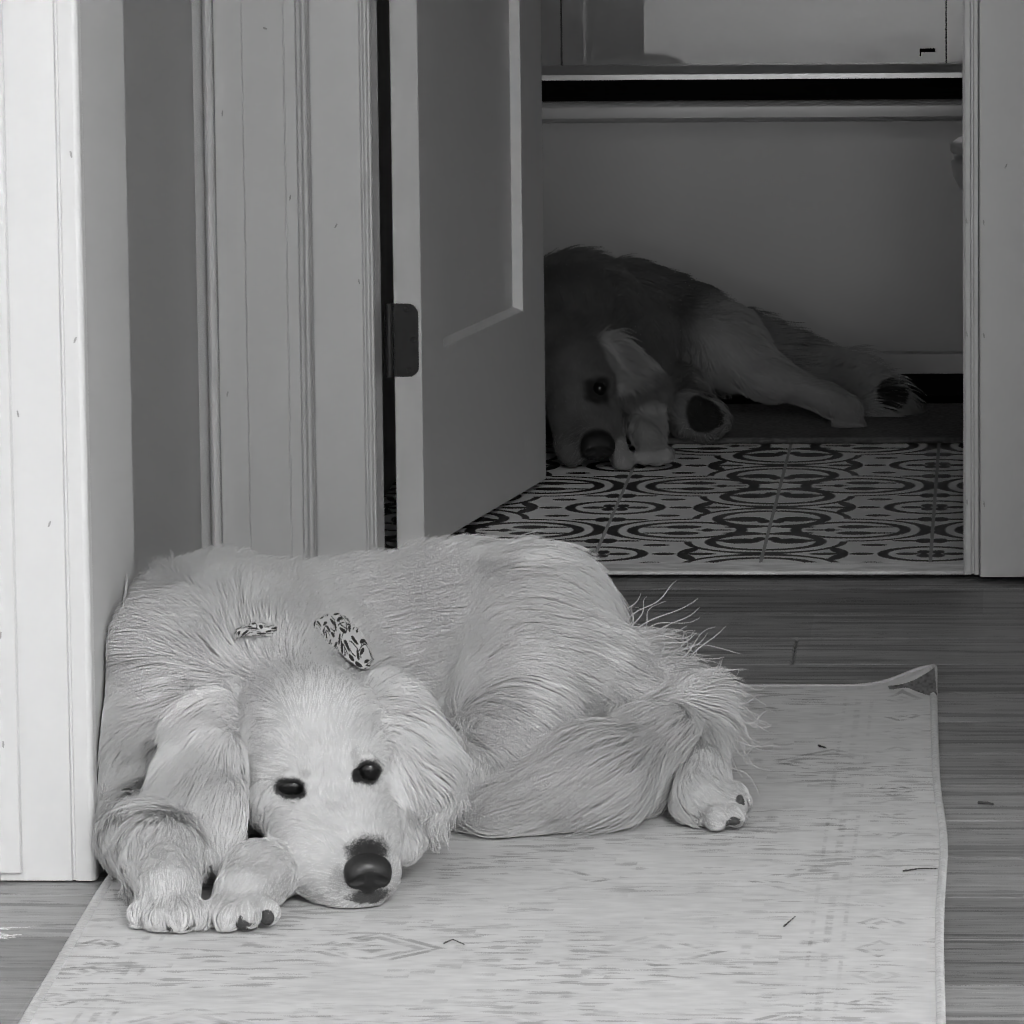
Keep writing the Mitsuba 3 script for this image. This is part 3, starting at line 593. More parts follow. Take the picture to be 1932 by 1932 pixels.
PADS_GAPS = [((-0.6516, 5.2495, 0.0049), (0.0092, 0.0040, 0.0075)), ((-0.6334, 5.2600, 0.0061), (0.0062, 0.0040, 0.0070)), ((-0.2430, 5.7290, 0.0171), (0.0048, 0.0040, 0.0105)), ((-0.2485, 5.7165, 0.0058), (0.0072, 0.0040, 0.0052)), ((-0.2563, 5.7135, 0.0039), (0.0050, 0.0030, 0.0035)), ((-0.7142, 5.2440, -0.0007), (0.0040, 0.0030, 0.0030)), ((-0.7027, 5.2445, 0.0002), (0.0035, 0.0030, 0.0030))]  # final pair: dark bits added to paint the shade between the left toes
CLAWS = [((-0.6739, 5.2520, 0.0118), (-0.6710, 5.2450, -0.0007)), ((-0.6420, 5.2480, 0.0128), (-0.6395, 5.2400, 0.0004)), ((-0.6818, 5.2550, 0.0074), (-0.6830, 5.2490, -0.0016)), ((-0.2357, 5.7350, 0.0220), (-0.2331, 5.7300, 0.0159)), ((-0.2398, 5.7220, 0.0083), (-0.2347, 5.7180, 0.0056))]
BANDANA = [((-0.6929, 5.5350, 0.2117), (-0.6897, 5.5280, 0.2060)), ((-0.6844, 5.5300, 0.2193), (-0.6819, 5.5240, 0.2105)), ((-0.6700, 5.5270, 0.2222), (-0.6681, 5.5220, 0.2113)), ((-0.6553, 5.5450, 0.2164), (-0.6551, 5.5420, 0.2057)), ((-0.6453, 5.5750, 0.2062), (-0.6439, 5.5700, 0.1963)), ((-0.6365, 5.6000, 0.2032), (-0.6299, 5.6000, 0.1875)), ((-0.6271, 5.6400, 0.2077), (-0.6196, 5.6220, 0.1839)), ((-0.6120, 5.6830, 0.2059), (-0.6096, 5.6380, 0.1784)), ((-0.5970, 5.6900, 0.1933), (-0.6010, 5.6480, 0.1688)), ((-0.5870, 5.6860, 0.1785), (-0.5919, 5.6540, 0.1609)), ((-0.5799, 5.6820, 0.1637), (-0.5824, 5.6620, 0.1575))]
WISPS = [((-0.3681, 5.9600, 0.1223), (-0.3213, 5.9600, 0.1770)), ((-0.3418, 5.9500, 0.1187), (-0.3106, 5.9500, 0.1629)), ((-0.3208, 5.9400, 0.1100), (-0.2895, 5.9400, 0.1697)), ((-0.3096, 5.9200, 0.1004), (-0.2817, 5.9300, 0.1247)), ((-0.2990, 5.9100, 0.0865), (-0.2478, 5.9100, 0.1021)), ((-0.2833, 5.9000, 0.0728), (-0.2373, 5.9000, 0.0832)), ((-0.2748, 5.8800, 0.0608), (-0.2372, 5.8900, 0.0384))]
WHITE_COMB = [
    ((-0.8026, 5.7000, 0.2172), (-0.8389, 0.5141, 0.1787), 0.040, 0.30),
    ((-0.7723, 5.6200, 0.1950), (-0.9863, 0.0000, -0.1651), 0.045, 0.30),
    ((-0.7387, 5.7500, 0.2397), (0.3544, 0.9331, -0.0606), 0.040, 0.25),
    ((-0.6715, 5.8200, 0.2343), (0.5618, 0.8022, -0.2020), 0.045, 0.25),
    ((-0.6057, 5.9200, 0.2246), (0.7875, 0.6162, 0.0152), 0.040, 0.25),
    ((-0.5356, 6.0000, 0.2232), (0.8922, 0.4468, -0.0659), 0.045, 0.25),
    ((-0.4681, 6.0000, 0.2232), (0.6999, 0.0000, -0.7142), 0.045, 0.30),
    ((-0.6391, 5.7500, 0.1994), (0.6681, 0.7440, 0.0092), 0.045, 0.30),
    ((-0.5942, 5.8000, 0.1916), (0.6746, 0.7381, 0.0101), 0.045, 0.30),
    ((-0.5504, 5.8700, 0.1806), (0.8587, 0.5063, -0.0791), 0.045, 0.30),
    ((-0.5035, 5.9200, 0.1832), (0.9695, 0.0000, -0.2452), 0.050, 0.25),
    ((-0.5502, 5.7500, 0.1238), (0.7743, 0.5993, 0.2030), 0.045, 0.30),
    ((-0.5133, 5.7200, 0.0685), (0.5661, 0.6269, -0.5353), 0.050, 0.25),
    ((-0.5193, 5.8000, 0.1408), (0.9369, 0.3482, 0.0319), 0.045, 0.30),
    ((-0.4473, 5.8500, 0.1582), (0.9172, 0.0000, -0.3985), 0.045, 0.25),
    ((-0.4099, 5.9000, 0.1759), (0.9348, 0.0000, -0.3553), 0.045, 0.30),
    ((-0.3734, 5.8800, 0.1277), (0.8658, 0.4383, -0.2415), 0.045, 0.35),
    ((-0.3357, 5.9300, 0.1039), (0.8632, 0.4300, 0.2645), 0.055, 0.50),
    ((-0.2882, 5.9000, 0.0934), (0.8288, 0.5572, 0.0504), 0.045, 0.50),
    ((-0.2722, 5.8800, 0.0660), (0.5211, 0.4278, -0.7386), 0.036, 0.40),
    ((-0.4427, 5.7800, 0.1036), (0.8918, 0.0000, -0.4524), 0.042, 0.32),
    ((-0.4635, 5.7200, 0.0636), (0.6991, 0.0000, -0.7150), 0.042, 0.32),
    ((-0.3943, 5.8000, 0.0645), (-0.9863, 0.0000, 0.1650), 0.035, 0.20),
    ((-0.4772, 5.7000, 0.0370), (-0.5565, 0.0000, -0.8309), 0.030, 0.20),
    ((-0.3137, 5.8000, 0.0749), (-0.5904, -0.6183, -0.5188), 0.085, 0.32),
    ((-0.3512, 5.7500, 0.0533), (-0.7277, -0.5724, -0.3779), 0.095, 0.32),
    ((-0.3992, 5.7200, 0.0335), (-0.8831, -0.4071, -0.2333), 0.095, 0.30),
    ((-0.4567, 5.6900, 0.0214), (-0.9706, -0.2215, -0.0940), 0.090, 0.22),
    ((-0.3409, 5.7400, 0.0248), (-0.8149, -0.2767, -0.5092), 0.085, 0.25),
    ((-0.2788, 5.8000, 0.0495), (0.1035, -0.8286, -0.5502), 0.014, 0.15),
    ((-0.2712, 5.7400, 0.0200), (0.7041, -0.5498, -0.4493), 0.010, 0.12),
    ((-0.2505, 5.7200, 0.0137), (0.7871, -0.6158, -0.0358), 0.010, 0.12),
    ((-0.7054, 5.6800, 0.2253), (0.2822, 0.9440, 0.1712), 0.040, 0.30),
    ((-0.6520, 5.6000, 0.2081), (0.1749, 0.9332, 0.3139), 0.035, 0.35),
    ((-0.6055, 5.6200, 0.1951), (0.2778, 0.9517, 0.1309), 0.035, 0.30),
    ((-0.7235, 5.6200, 0.1802), (-0.5698, 0.7355, 0.3666), 0.040, 0.35),
    ((-0.7423, 5.5700, 0.1393), (-0.9483, 0.0000, -0.3175), 0.045, 0.35),
    ((-0.7709, 5.5600, 0.1066), (-0.3310, 0.0000, -0.9436), 0.045, 0.30),
    ((-0.7860, 5.5200, 0.0551), (0.0958, -0.7829, -0.6147), 0.035, 0.28),
    ((-0.7481, 5.5300, 0.0729), (0.0908, -0.7818, -0.6168), 0.035, 0.28),
    ((-0.6831, 5.5700, 0.1835), (-0.4001, 0.8352, 0.3773), 0.030, 0.35),
    ((-0.5743, 5.5500, 0.1723), (0.4343, 0.8987, -0.0613), 0.035, 0.30),
    ((-0.7459, 5.4000, 0.0395), (0.2098, -0.9418, -0.2626), 0.014, 0.16),
    ((-0.7695, 5.4500, 0.0345), (0.2034, -0.9074, -0.3677), 0.018, 0.18),
    ((-0.7306, 5.4100, 0.0400), (0.3166, -0.8808, -0.3520), 0.013, 0.16),
    ((-0.6992, 5.3300, 0.0321), (0.2368, -0.8669, -0.4386), 0.010, 0.14),
    ((-0.7645, 5.3600, 0.0235), (0.1082, -0.8563, -0.5051), 0.014, 0.18),
    ((-0.7624, 5.4700, 0.0452), (0.2020, -0.9590, -0.1988), 0.014, 0.16),
    ((-0.7450, 5.4300, 0.0505), (0.1997, -0.9601, -0.1957), 0.012, 0.14),
    ((-0.7234, 5.4100, 0.0449), (0.2480, -0.9328, -0.2617), 0.012, 0.14),
    ((-0.7078, 5.3800, 0.0388), (0.2656, -0.8966, -0.3543), 0.011, 0.14),
    ((-0.7394, 5.4600, 0.0496), (0.1934, -0.9779, -0.0790), 0.012, 0.14),
    ((-0.7785, 5.4800, 0.0335), (0.1727, -0.9115, -0.3732), 0.018, 0.20),
    ((-0.7223, 5.3100, 0.0337), (0.1131, -0.9143, -0.3890), 0.011, 0.15),
    ((-0.7340, 5.2550, 0.0095), (-0.1635, -0.6327, -0.7570), 0.020, 0.28),
    ((-0.7174, 5.2520, 0.0088), (0.0698, -0.6406, -0.7647), 0.020, 0.28),
    ((-0.7016, 5.2550, 0.0097), (0.2392, -0.6237, -0.7442), 0.018, 0.28),
    ((-0.6465, 5.3600, 0.0334), (-0.3290, -0.9329, -0.1465), 0.010, 0.12),
    ((-0.6381, 5.4100, 0.0355), (-0.5103, -0.8591, -0.0380), 0.011, 0.12),
    ((-0.6303, 5.3800, 0.0152), (-0.5035, -0.8477, -0.1671), 0.009, 0.12),
    ((-0.6605, 5.4000, 0.0398), (-0.4529, -0.8849, -0.1092), 0.011, 0.12),
    ((-0.6364, 5.3100, 0.0104), (-0.4806, -0.8182, -0.3156), 0.008, 0.12),
    ((-0.6617, 5.2900, 0.0238), (-0.2057, -0.8750, -0.4383), 0.011, 0.15),
    ((-0.6722, 5.2600, 0.0111), (-0.1691, -0.6319, -0.7563), 0.018, 0.26),
    ((-0.6444, 5.2600, 0.0112), (0.0625, -0.6406, -0.7653), 0.010, 0.20),
    ((-0.6250, 5.4200, 0.0360), (-0.3388, -0.9400, -0.0412), 0.012, 0.12),
    ((-0.7665, 5.4000, 0.0107), (-0.4246, -0.7212, -0.5473), 0.030, 0.30),
    ((-0.5556, 5.3450, 0.0462), (-0.2970, 0.6787, 0.6716), 0.005, 0.12),
    ((-0.5796, 5.3500, 0.0404), (-0.7085, 0.6805, 0.1871), 0.006, 0.12),
    ((-0.5748, 5.4000, 0.0783), (-0.2104, 0.8345, 0.5093), 0.007, 0.12),
    ((-0.5944, 5.4100, 0.1003), (-0.1484, 0.8422, 0.5184), 0.007, 0.12),
    ((-0.6223, 5.4000, 0.0591), (-0.7000, 0.6547, -0.2852), 0.008, 0.12),
    ((-0.5916, 5.3700, 0.0078), (-0.6953, 0.6564, -0.2929), 0.008, 0.15),
    ((-0.5422, 5.4000, 0.0497), (0.0925, 0.9957, -0.0010), 0.006, 0.12),
    ((-0.5997, 5.4200, 0.1319), (-0.1462, 0.9111, 0.3854), 0.009, 0.15),
    ((-0.6178, 5.4600, 0.1632), (-0.1886, 0.9372, 0.2936), 0.013, 0.20),
    ((-0.6533, 5.4300, 0.1109), (-0.5062, 0.8543, 0.1183), 0.010, 0.15),
    ((-0.5658, 5.4600, 0.1345), (0.0920, 0.9742, 0.2062), 0.010, 0.15),
    ((-0.6585, 5.4800, 0.1501), (-0.5758, 0.8031, 0.1532), 0.018, 0.22),
    ((-0.5838, 5.5000, 0.1613), (0.2698, 0.9404, 0.2071), 0.016, 0.22),
    ((-0.6338, 5.5200, 0.1772), (-0.1512, 0.9645, 0.2166), 0.022, 0.25),
    ((-0.6637, 5.4300, 0.0628), (-0.4280, 0.3853, -0.8176), 0.012, 0.15),
    ((-0.6944, 5.4600, 0.1487), (-0.4251, -0.3129, -0.8494), 0.040, 0.22),
    ((-0.7163, 5.4400, 0.1185), (-0.4831, -0.3036, -0.8213), 0.062, 0.36),
    ((-0.6830, 5.4400, 0.1138), (-0.0521, -0.2995, -0.9527), 0.045, 0.20),
    ((-0.7178, 5.4100, 0.0856), (-0.3606, -0.3253, -0.8742), 0.055, 0.34),
    ((-0.7359, 5.4400, 0.0944), (-0.5448, 0.0000, -0.8386), 0.065, 0.42),
    ((-0.7486, 5.4250, 0.0731), (-0.4885, 0.0000, -0.8726), 0.060, 0.35),
    ((-0.6751, 5.4100, 0.0857), (-0.0573, -0.3487, -0.9355), 0.035, 0.15),
    ((-0.6853, 5.3900, 0.0417), (0.0344, -0.4148, -0.9093), 0.012, 0.10),
    ((-0.5542, 5.4900, 0.1534), (0.7667, 0.3371, -0.5464), 0.035, 0.25),
    ((-0.5258, 5.4900, 0.1292), (0.5428, 0.0000, -0.8399), 0.055, 0.36),
    ((-0.5434, 5.4700, 0.1038), (0.1486, 0.0000, -0.9889), 0.035, 0.20),
    ((-0.5110, 5.4800, 0.0972), (0.5885, 0.2903, -0.7546), 0.060, 0.40),
    ((-0.5305, 5.4500, 0.0449), (0.0841, -0.0000, -0.9965), 0.014, 0.12)]

# ---------------------------------------------------------------- the white dog
EYES = np.array([[-.6279, 5.4048, .0954], [-.5588, 5.4125, .1086]])
NOSE = np.array([-.5540, 5.3440, .0305])
def pigment(p, base):
    """Coat colour with the dark skin at the eyelids, nose and lips and the small dark marks on the face."""
    def near(c, rx, ry, rz): return dr.square((p.x - c[0]) / rx) + dr.square((p.y - c[1]) / ry) + dr.square((p.z - c[2]) / rz)
    tick = fbm(p.x * 900, p.y * 900, p.z * 900, 2)
    n1 = fbm(p.x * 160, p.y * 160, p.z * 160, 2)
    d = mi.Float(0)
    for c, rx, rz in ((EYES[0] + [.001, 0, -.001], .0172, .0122), (EYES[0] + [.013, 0, -.006], .0095, .0065), (EYES[1] + [0, 0, -.001], .0128, .0140), (EYES[1] + [-.010, 0, -.005], .006, .009)):
        d = dr.maximum(d, 1 - sstep(0.62, 1.15, near(c, rx, .02, rz) + (tick - .5) * .7))
    d = dr.maximum(d, 0.35 * (1 - sstep(0.4, 1.0, near(EYES[0] + [.015, 0, .012], .008, .02, .006) + (tick - .4) * 1.6)))
    d = dr.maximum(d, 0.35 * (1 - sstep(0.4, 1.0, near(EYES[1] + [-.011, 0, .012], .006, .02, .012) + (tick - .4) * 1.6)))
    d = dr.maximum(d, 1.0 * (1 - sstep(0.35, 1.25, near(NOSE + [0, .004, .017], .022, .03, .014) + (tick - .5) * 1.3 + (n1 - .5) * .5)))
    d = dr.maximum(d, 0.9 * (1 - sstep(0.5, 1.1, near(NOSE + [.002, .006, -.0245], .023, .03, .0075) + (tick - .5) * 1.0 + (n1 - .5) * .8)))
    d = dr.maximum(d, 0.35 * (1 - sstep(0.5, 1.1, near(NOSE + [-.026, .006, -.008], .012, .03, .016) + (tick - .35) * 2)))
    d = dr.maximum(d, 0.8 * (1 - sstep(0.5, 1.2, near(np.array([-.5935, 5.40, .0835]), .0022, .02, .0028))))
    # the old dog's face and feet are white, its ears and back a shade deeper
    n2 = fbm(p.x * 24, p.y * 24, p.z * 24, 2) - .5
    white = 1 - sstep(0.65, 1.5, near((-.590, 5.43, .075), .068, .11, .115) + n2 * .6)
    white = dr.maximum(white, 0.85 * (1 - sstep(0.7, 1.3, near((-.72, 5.28, .02), .11, .13, .07) + n2 * .5)))
    white = dr.maximum(white, 0.30 * (1 - sstep(0.6, 1.4, near((-.75, 5.62, .18), .10, .16, .09) + n2 * .8)))
    v = base * (0.70 + 0.12 * white) * (0.94 + 0.12 * n1)
    return mi.Color3f(v * (1 - d) + 0.02 * d)
solid('skin_white', mikit.proc(lambda p, n, uv: pigment(p, 0.48)), 0.85, 0.1)
scene['hair_white'] = {'type': 'principled', 'base_color': mikit.proc(lambda p, n, uv: pigment(p, 0.72)), 'roughness': 0.6, 'specular': 0.15}
solid('wet_black', 0.004, 0.05, 0.3)
solid('iris', 0.018, 0.08, 0.6)
solid('nose_leather', mikit.proc(lambda p, n, uv: mi.Color3f(0.013 * (0.7 + 0.6 * noise(p.x * 1500, p.y * 1500, p.z * 1500)))), 0.36, 0.35)
solid('pad_gap_dark', mikit.proc(lambda p, n, uv: mi.Color3f(0.045 * (0.5 + 1.0 * noise(p.x * 900, p.y * 900, p.z * 900)))), 0.75, 0.2)
solid('claw', 0.45, 0.4, 0.4)

fine_w = [[(-.66, -.52, .0026), (-.80, -.66, .0036), (-.31, -.25, .003)], [(5.33, 5.48, .0026), (5.23, 5.33, .003), (5.70, 5.78, .003)], [(.0, .14, .0026)]]
white = make_body(WHITE_SHAPES, .0065, fine_w, lambda y: -.0046 + 0 * y, (-.90, 5.18, -.03), (-.19, 6.15, .30), left=-.816)
print('white body', len(white.faces))
add('white_dog__body', white, 'skin_white', True)
say('white_dog', 'pale long-haired dog lying on the rug with its chin on the floor, wearing a bandana', 'dog')
def ball(c, r, sub=3):
    m = trimesh.creation.icosphere(sub, 1.0); m.apply_scale(r); m.apply_translation(c); return m
for c, r in zip(EYES, ([.0148, .0105, .0108], [.0112, .0105, .0122])):
    add('white_dog__eye', ball(c + np.array([0, .0044, -.0005]), r), 'wet_black', True, label='dark shiny eye')

# nose: two wings, a bridge and nostrils cut in
def nose_mesh(c, sc, ax):
    S = [('e', (0, 0, .003), (.0205, .013, .013), np.eye(3), .006), ('e', (-.011, -.003, -.004), (.0095, .010, .0105), np.eye(3), .006), ('e', (.011, -.003, -.004), (.0095, .010, .0105), np.eye(3), .006),
         ('e', (0, -.003, -.010), (.008, .009, .009), np.eye(3), .006)]
    for s in (-1, 1):
        S += [('cut', ('c', (s * .0085, -.0150, -.0035), .0046, (s * .0165, -.0105, -.0075), .0028, .002), .002)]
    S += [('cut', ('c', (0, -.0150, -.004), .0012, (0, -.0135, -.018), .0012, .001), .0015)]
    axes = [np.arange(-.026, .0261, .0008), np.arange(-.020, .0181, .0008), np.arange(-.024, .0211, .0008)]
    m = surface(field(S, axes), axes)
    m = relax(m, 4)
    v = np.array(m.vertices) * sc
    return trimesh.Trimesh(v @ ax + c, m.faces, process=False)
fwd = np.array([.22, -.95, -.20]); fwd /= np.linalg.norm(fwd); rt = np.cross([0, 0, 1.0], -fwd); rt /= np.linalg.norm(rt); rt = -np.cross(fwd, np.cross([0, 0, 1.0], fwd)) * 0 + np.array([-fwd[1], fwd[0], 0]) / np.hypot(fwd[0], fwd[1])
AX = np.array([rt, -fwd, np.cross(rt, -fwd)])
add('white_dog__nose', nose_mesh(NOSE, 1.0, AX), 'nose_leather', True, label='dark leathery nose')

solid('claw_horn', 0.34, 0.35, 0.4)
for c, r in PADS_GAPS: add('white_dog__pad', ball(np.array(c), list(r)), 'pad_gap_dark', True, label='dark paw pad, plus dark bits added as shade between the toes')
for a, b in CLAWS:
    a, b = np.array(a), np.array(b); t = np.linspace(0, 1, 7)[:, None]
    path = a + (b - a) * t + np.array([0, -.003, .001]) * np.sin(t * np.pi); path[:, 2] = np.maximum(path[:, 2], -.003)
    add('white_dog__claw', tube(path, 0.0014 * (1 - .75 * t[:, 0]), 8), 'claw_horn', True, label='pale claw')

# bandana: a folded strip of printed cotton round the neck
def print_fn(p, n, uv):
    x, y = uv.x * 62, uv.y * 62
    dark = mi.Float(0)
    for ox, oy, k in ((0, 0, 1), (0.5, 0.5, 2)):
        cx, cy = dr.floor(x + ox), dr.floor(y + oy)
        fx, fy = x + ox - cx - 0.5 + .3 * (mikit.cell_rand(cx, cy, k + 10) - .5), y + oy - cy - 0.5 + .3 * (mikit.cell_rand(cx, cy, k + 20) - .5)
        a = mikit.cell_rand(cx, cy, k) * 6.28
        u, v = fx * dr.cos(a) + fy * dr.sin(a), fy * dr.cos(a) - fx * dr.sin(a)
        leaf = dr.square(u / 0.36) + dr.square(v / (0.13 * (1 - .6 * u)))
        dark = dr.maximum(dark, 1 - sstep(.8, 1.15, leaf))
        v2 = v - .35 * u * u - .25
        dark = dr.maximum(dark, (1 - sstep(.025, .05, dr.abs(v2))) * (1 - sstep(.4, .45, dr.abs(u))))
    return mi.Color3f(0.42 * (1 - dark) + 0.02 * dark)
solid('printed_cotton', mikit.proc(print_fn), 0.9, 0.1)
up, lo = np.array([b[0] for b in BANDANA]), np.array([b[1] for b in BANDANA])
from scipy.interpolate import CubicSpline
tt = np.linspace(0, len(up) - 1, 60); ups, los = CubicSpline(range(len(up)), up)(tt), CubicSpline(range(len(lo)), lo)(tt)
arcl = np.concatenate([[0], np.cumsum(np.linalg.norm(np.diff(ups, axis=0), axis=1))])
gridp, uvs = [], []
for side, off in ((0, 0.0), (1, .0016)):
    for j in np.linspace(0, 1, 9):
        bulge = np.sin(j * np.pi) * .006
        row = ups * (1 - j) + los * j + np.array([0.15, -1, .5]) * (bulge - off) + np.array([0, -.0012, .0008]) * np.sin(arcl * 260 + j * 4)[:, None]
        gridp.append(row); uvs.append(np.stack([arcl, 0 * arcl + j * .036], 1))
gv, guv = np.vstack(gridp), np.vstack(uvs)
gi = np.arange(9 * 60).reshape(9, 60); gq = np.stack([gi[:-1, :-1], gi[1:, :-1], gi[1:, 1:], gi[:-1, 1:]], -1).reshape(-1, 4)
rim = np.concatenate([gi[0], gi[1:, -1], gi[-1, -2::-1], gi[-2:0:-1, 0]]); rq = np.stack([rim, np.roll(rim, -1), np.roll(rim, -1) + 540, rim + 540], 1)
gq = np.vstack([gq, gq[:, ::-1] + 540, rq])
add('white_dog__bandana', trimesh.Trimesh(gv, np.vstack([gq[:, [0, 1, 2]], gq[:, [0, 2, 3]]]), process=False), 'printed_cotton', True, label='pale bandana with dark leaf print', uv=guv)

if True:
    CLEAR = [(EYES[0], .0138), (EYES[1], .0122), (NOSE + [0, -.004, 0], .019)] + [(np.array(c), max(r) * .95) for c, r in PADS_GAPS]
    def keep(p):
        ok = p[:, 2] > -.0035
        for c, r in CLEAR: ok &= np.linalg.norm(p - c, axis=1) > r
        return ok
    P, R = coat(white, WHITE_COMB, 120000, 3, keep, .00036, floor_z=lambda y: -.0046 + 0 * y, wall_x=-.8172, clump=.48, clump_size=26)
    strands('white_dog__coat', P, R, 'hair_white', 'long wavy pale coat')
    # wispy curls standing off the rump and the back of the thighs
    rw = np.random.default_rng(12); Ps = []
    tree_w = cKDTree(np.array(white.vertices))
    for a, b in WISPS:
        a, b = np.array(a), np.array(b)
        for _ in range(14):
            r0 = a + rw.normal(0, .016, 3) * [1.3, 1, .8]; r0 = np.array(white.vertices)[tree_w.query(r0)[1]]
            ln = np.linalg.norm(b - a) * (.5 + .7 * rw.random() ** 1.5); d = (b - a) / np.linalg.norm(b - a) + rw.normal(0, .28, 3); d /= np.linalg.norm(d)
            t = np.linspace(0, 1, 10); s = np.cross(d, [0, 1, 0]); s /= np.linalg.norm(s); ph, fq_, am = rw.random() * 6.28, 4 + 6 * rw.random(), .005 + .009 * rw.random()
            pth = r0 + d * (t * ln)[:, None] + s * (am * t * np.sin(ph + fq_ * t))[:, None] + np.array([0, 1, 0]) * (am * t * np.cos(ph + fq_ * t))[:, None] + np.array([.012, 0, -.010]) * (t ** 2)[:, None]
            Ps.append(pth)
    Ps = np.array(Ps); strands('white_dog__feathering', Ps, .00055 * np.interp(np.linspace(0, 1, 10), [0, .5, 1], [1, .9, .35])[None] * np.ones((len(Ps), 1)), 'hair_white', 'wispy curls at the rump')
BROWN_SHAPES = [
    ('e', (-0.6600, 8.6800, 0.1000), (0.2100, 0.1300, 0.1050), frame((0.9500, 0.3000, 0.0000), (0.0000, 0.0000, 1.0000)), 0.030),
    ('c', (-0.6012, 8.5000, 0.1455), 0.0800, (-0.5871, 8.6200, 0.1617), 0.0850, 0.040),
    ('c', (-0.5303, 8.7800, 0.1289), 0.0920, (-0.4609, 8.8200, 0.1091), 0.0780, 0.040),
    ('g', [('c', (-0.4512, 8.7800, 0.1249), 0.0660, (-0.3847, 8.7200, 0.1088), 0.0500, 0.030),
      ('c', (-0.3847, 8.7200, 0.1088), 0.0500, (-0.3237, 8.6800, 0.0705), 0.0290, 0.030),
      ('c', (-0.3237, 8.6800, 0.0705), 0.0290, (-0.2416, 8.6600, 0.0427), 0.0190, 0.020),
      ('c', (-0.2416, 8.6600, 0.0427), 0.0200, (-0.2114, 8.6350, 0.0286), 0.0220, 0.015),
      ('c', (-0.2128, 8.6300, 0.0255), 0.0140, (-0.2255, 8.6050, 0.0101), 0.0105, 0.006),
      ('c', (-0.2128, 8.6300, 0.0255), 0.0140, (-0.2107, 8.6000, 0.0055), 0.0105, 0.006),
      ('c', (-0.2128, 8.6300, 0.0255), 0.0140, (-0.1946, 8.6050, 0.0078), 0.0105, 0.006)], 0.015),
    ('g', [('c', (-0.3676, 8.8500, 0.1054), 0.0350, (-0.2914, 8.8300, 0.0769), 0.0260, 0.030),
      ('c', (-0.2914, 8.8300, 0.0769), 0.0260, (-0.2077, 8.8000, 0.0498), 0.0220, 0.020),
      ('c', (-0.2077, 8.8000, 0.0498), 0.0220, (-0.1733, 8.7600, 0.0168), 0.0300, 0.020),
      ('c', (-0.1733, 8.7600, 0.0168), 0.0280, (-0.1634, 8.7500, 0.0029), 0.0220, 0.020)], 0.012),
    ('g', [('c', (-0.4488, 8.8000, 0.0733), 0.0400, (-0.4327, 8.6200, 0.0422), 0.0220, 0.020),
      ('c', (-0.4327, 8.6200, 0.0422), 0.0220, (-0.4181, 8.5000, 0.0348), 0.0340, 0.020),
      ('c', (-0.4333, 8.4850, 0.0441), 0.0130, (-0.4346, 8.4800, 0.0300), 0.0120, 0.010),
      ('c', (-0.4170, 8.4800, 0.0534), 0.0120, (-0.4038, 8.4780, 0.0485), 0.0120, 0.010),
      ('c', (-0.3933, 8.4850, 0.0293), 0.0120, (-0.4007, 8.4850, 0.0183), 0.0120, 0.010)], 0.008),
    ('g', [('c', (-0.5144, 8.5050, 0.0859), 0.0400, (-0.4828, 8.3550, 0.0531), 0.0240, 0.020),
      ('c', (-0.4828, 8.3550, 0.0531), 0.0230, (-0.4700, 8.2900, 0.0289), 0.0200, 0.015),
      ('c', (-0.4698, 8.2850, 0.0274), 0.0130, (-0.4744, 8.2400, 0.0161), 0.0100, 0.006),
      ('c', (-0.4698, 8.2850, 0.0274), 0.0130, (-0.4579, 8.2350, 0.0153), 0.0100, 0.006),
      ('c', (-0.4698, 8.2850, 0.0274), 0.0130, (-0.4425, 8.2400, 0.0189), 0.0100, 0.006)], 0.006),
    ('g', [('c', (-0.6092, 8.5600, 0.1314), 0.0720, (-0.5929, 8.4000, 0.1335), 0.0520, 0.030),
      ('c', (-0.5915, 8.3800, 0.1358), 0.0500, (-0.5661, 8.3200, 0.1117), 0.0480, 0.030),
      ('c', (-0.5661, 8.3200, 0.1117), 0.0460, (-0.5597, 8.2850, 0.0908), 0.0380, 0.030),
      ('c', (-0.5594, 8.2800, 0.0878), 0.0350, (-0.5389, 8.2200, 0.0431), 0.0240, 0.020),
      ('c', (-0.5754, 8.2700, 0.0640), 0.0280, (-0.5713, 8.2350, 0.0255), 0.0200, 0.020),
      ('c', (-0.5293, 8.2750, 0.0704), 0.0220, (-0.5044, 8.2300, 0.0132), 0.0110, 0.012),
      ('c', (-0.5044, 8.2300, 0.0132), 0.0105, (-0.4999, 8.2250, 0.0039), 0.0095, 0.012),
      ('c', (-0.5463, 8.2700, 0.1226), 0.0120, (-0.5278, 8.2800, 0.1157), 0.0110, 0.015),
      ('cut', ('c', (-0.5329, 8.2350, 0.1054), 0.0140, (-0.5329, 8.2350, 0.1054), 0.0140, 0.001), 0.010)], 0.020),
    ('g', [('e', (-0.5123, 8.3550, 0.1255), (0.0620, 0.0300, 0.0140), frame((0.0564, -0.0550, -0.0730), (0.2000, -1.0000, 0.3000)), 0.020),
      ('e', (-0.4863, 8.3350, 0.0953), (0.0400, 0.0260, 0.0120), frame((0.0478, -0.0300, -0.0469), (0.2000, -1.0000, 0.3000)), 0.020)], 0.006)]
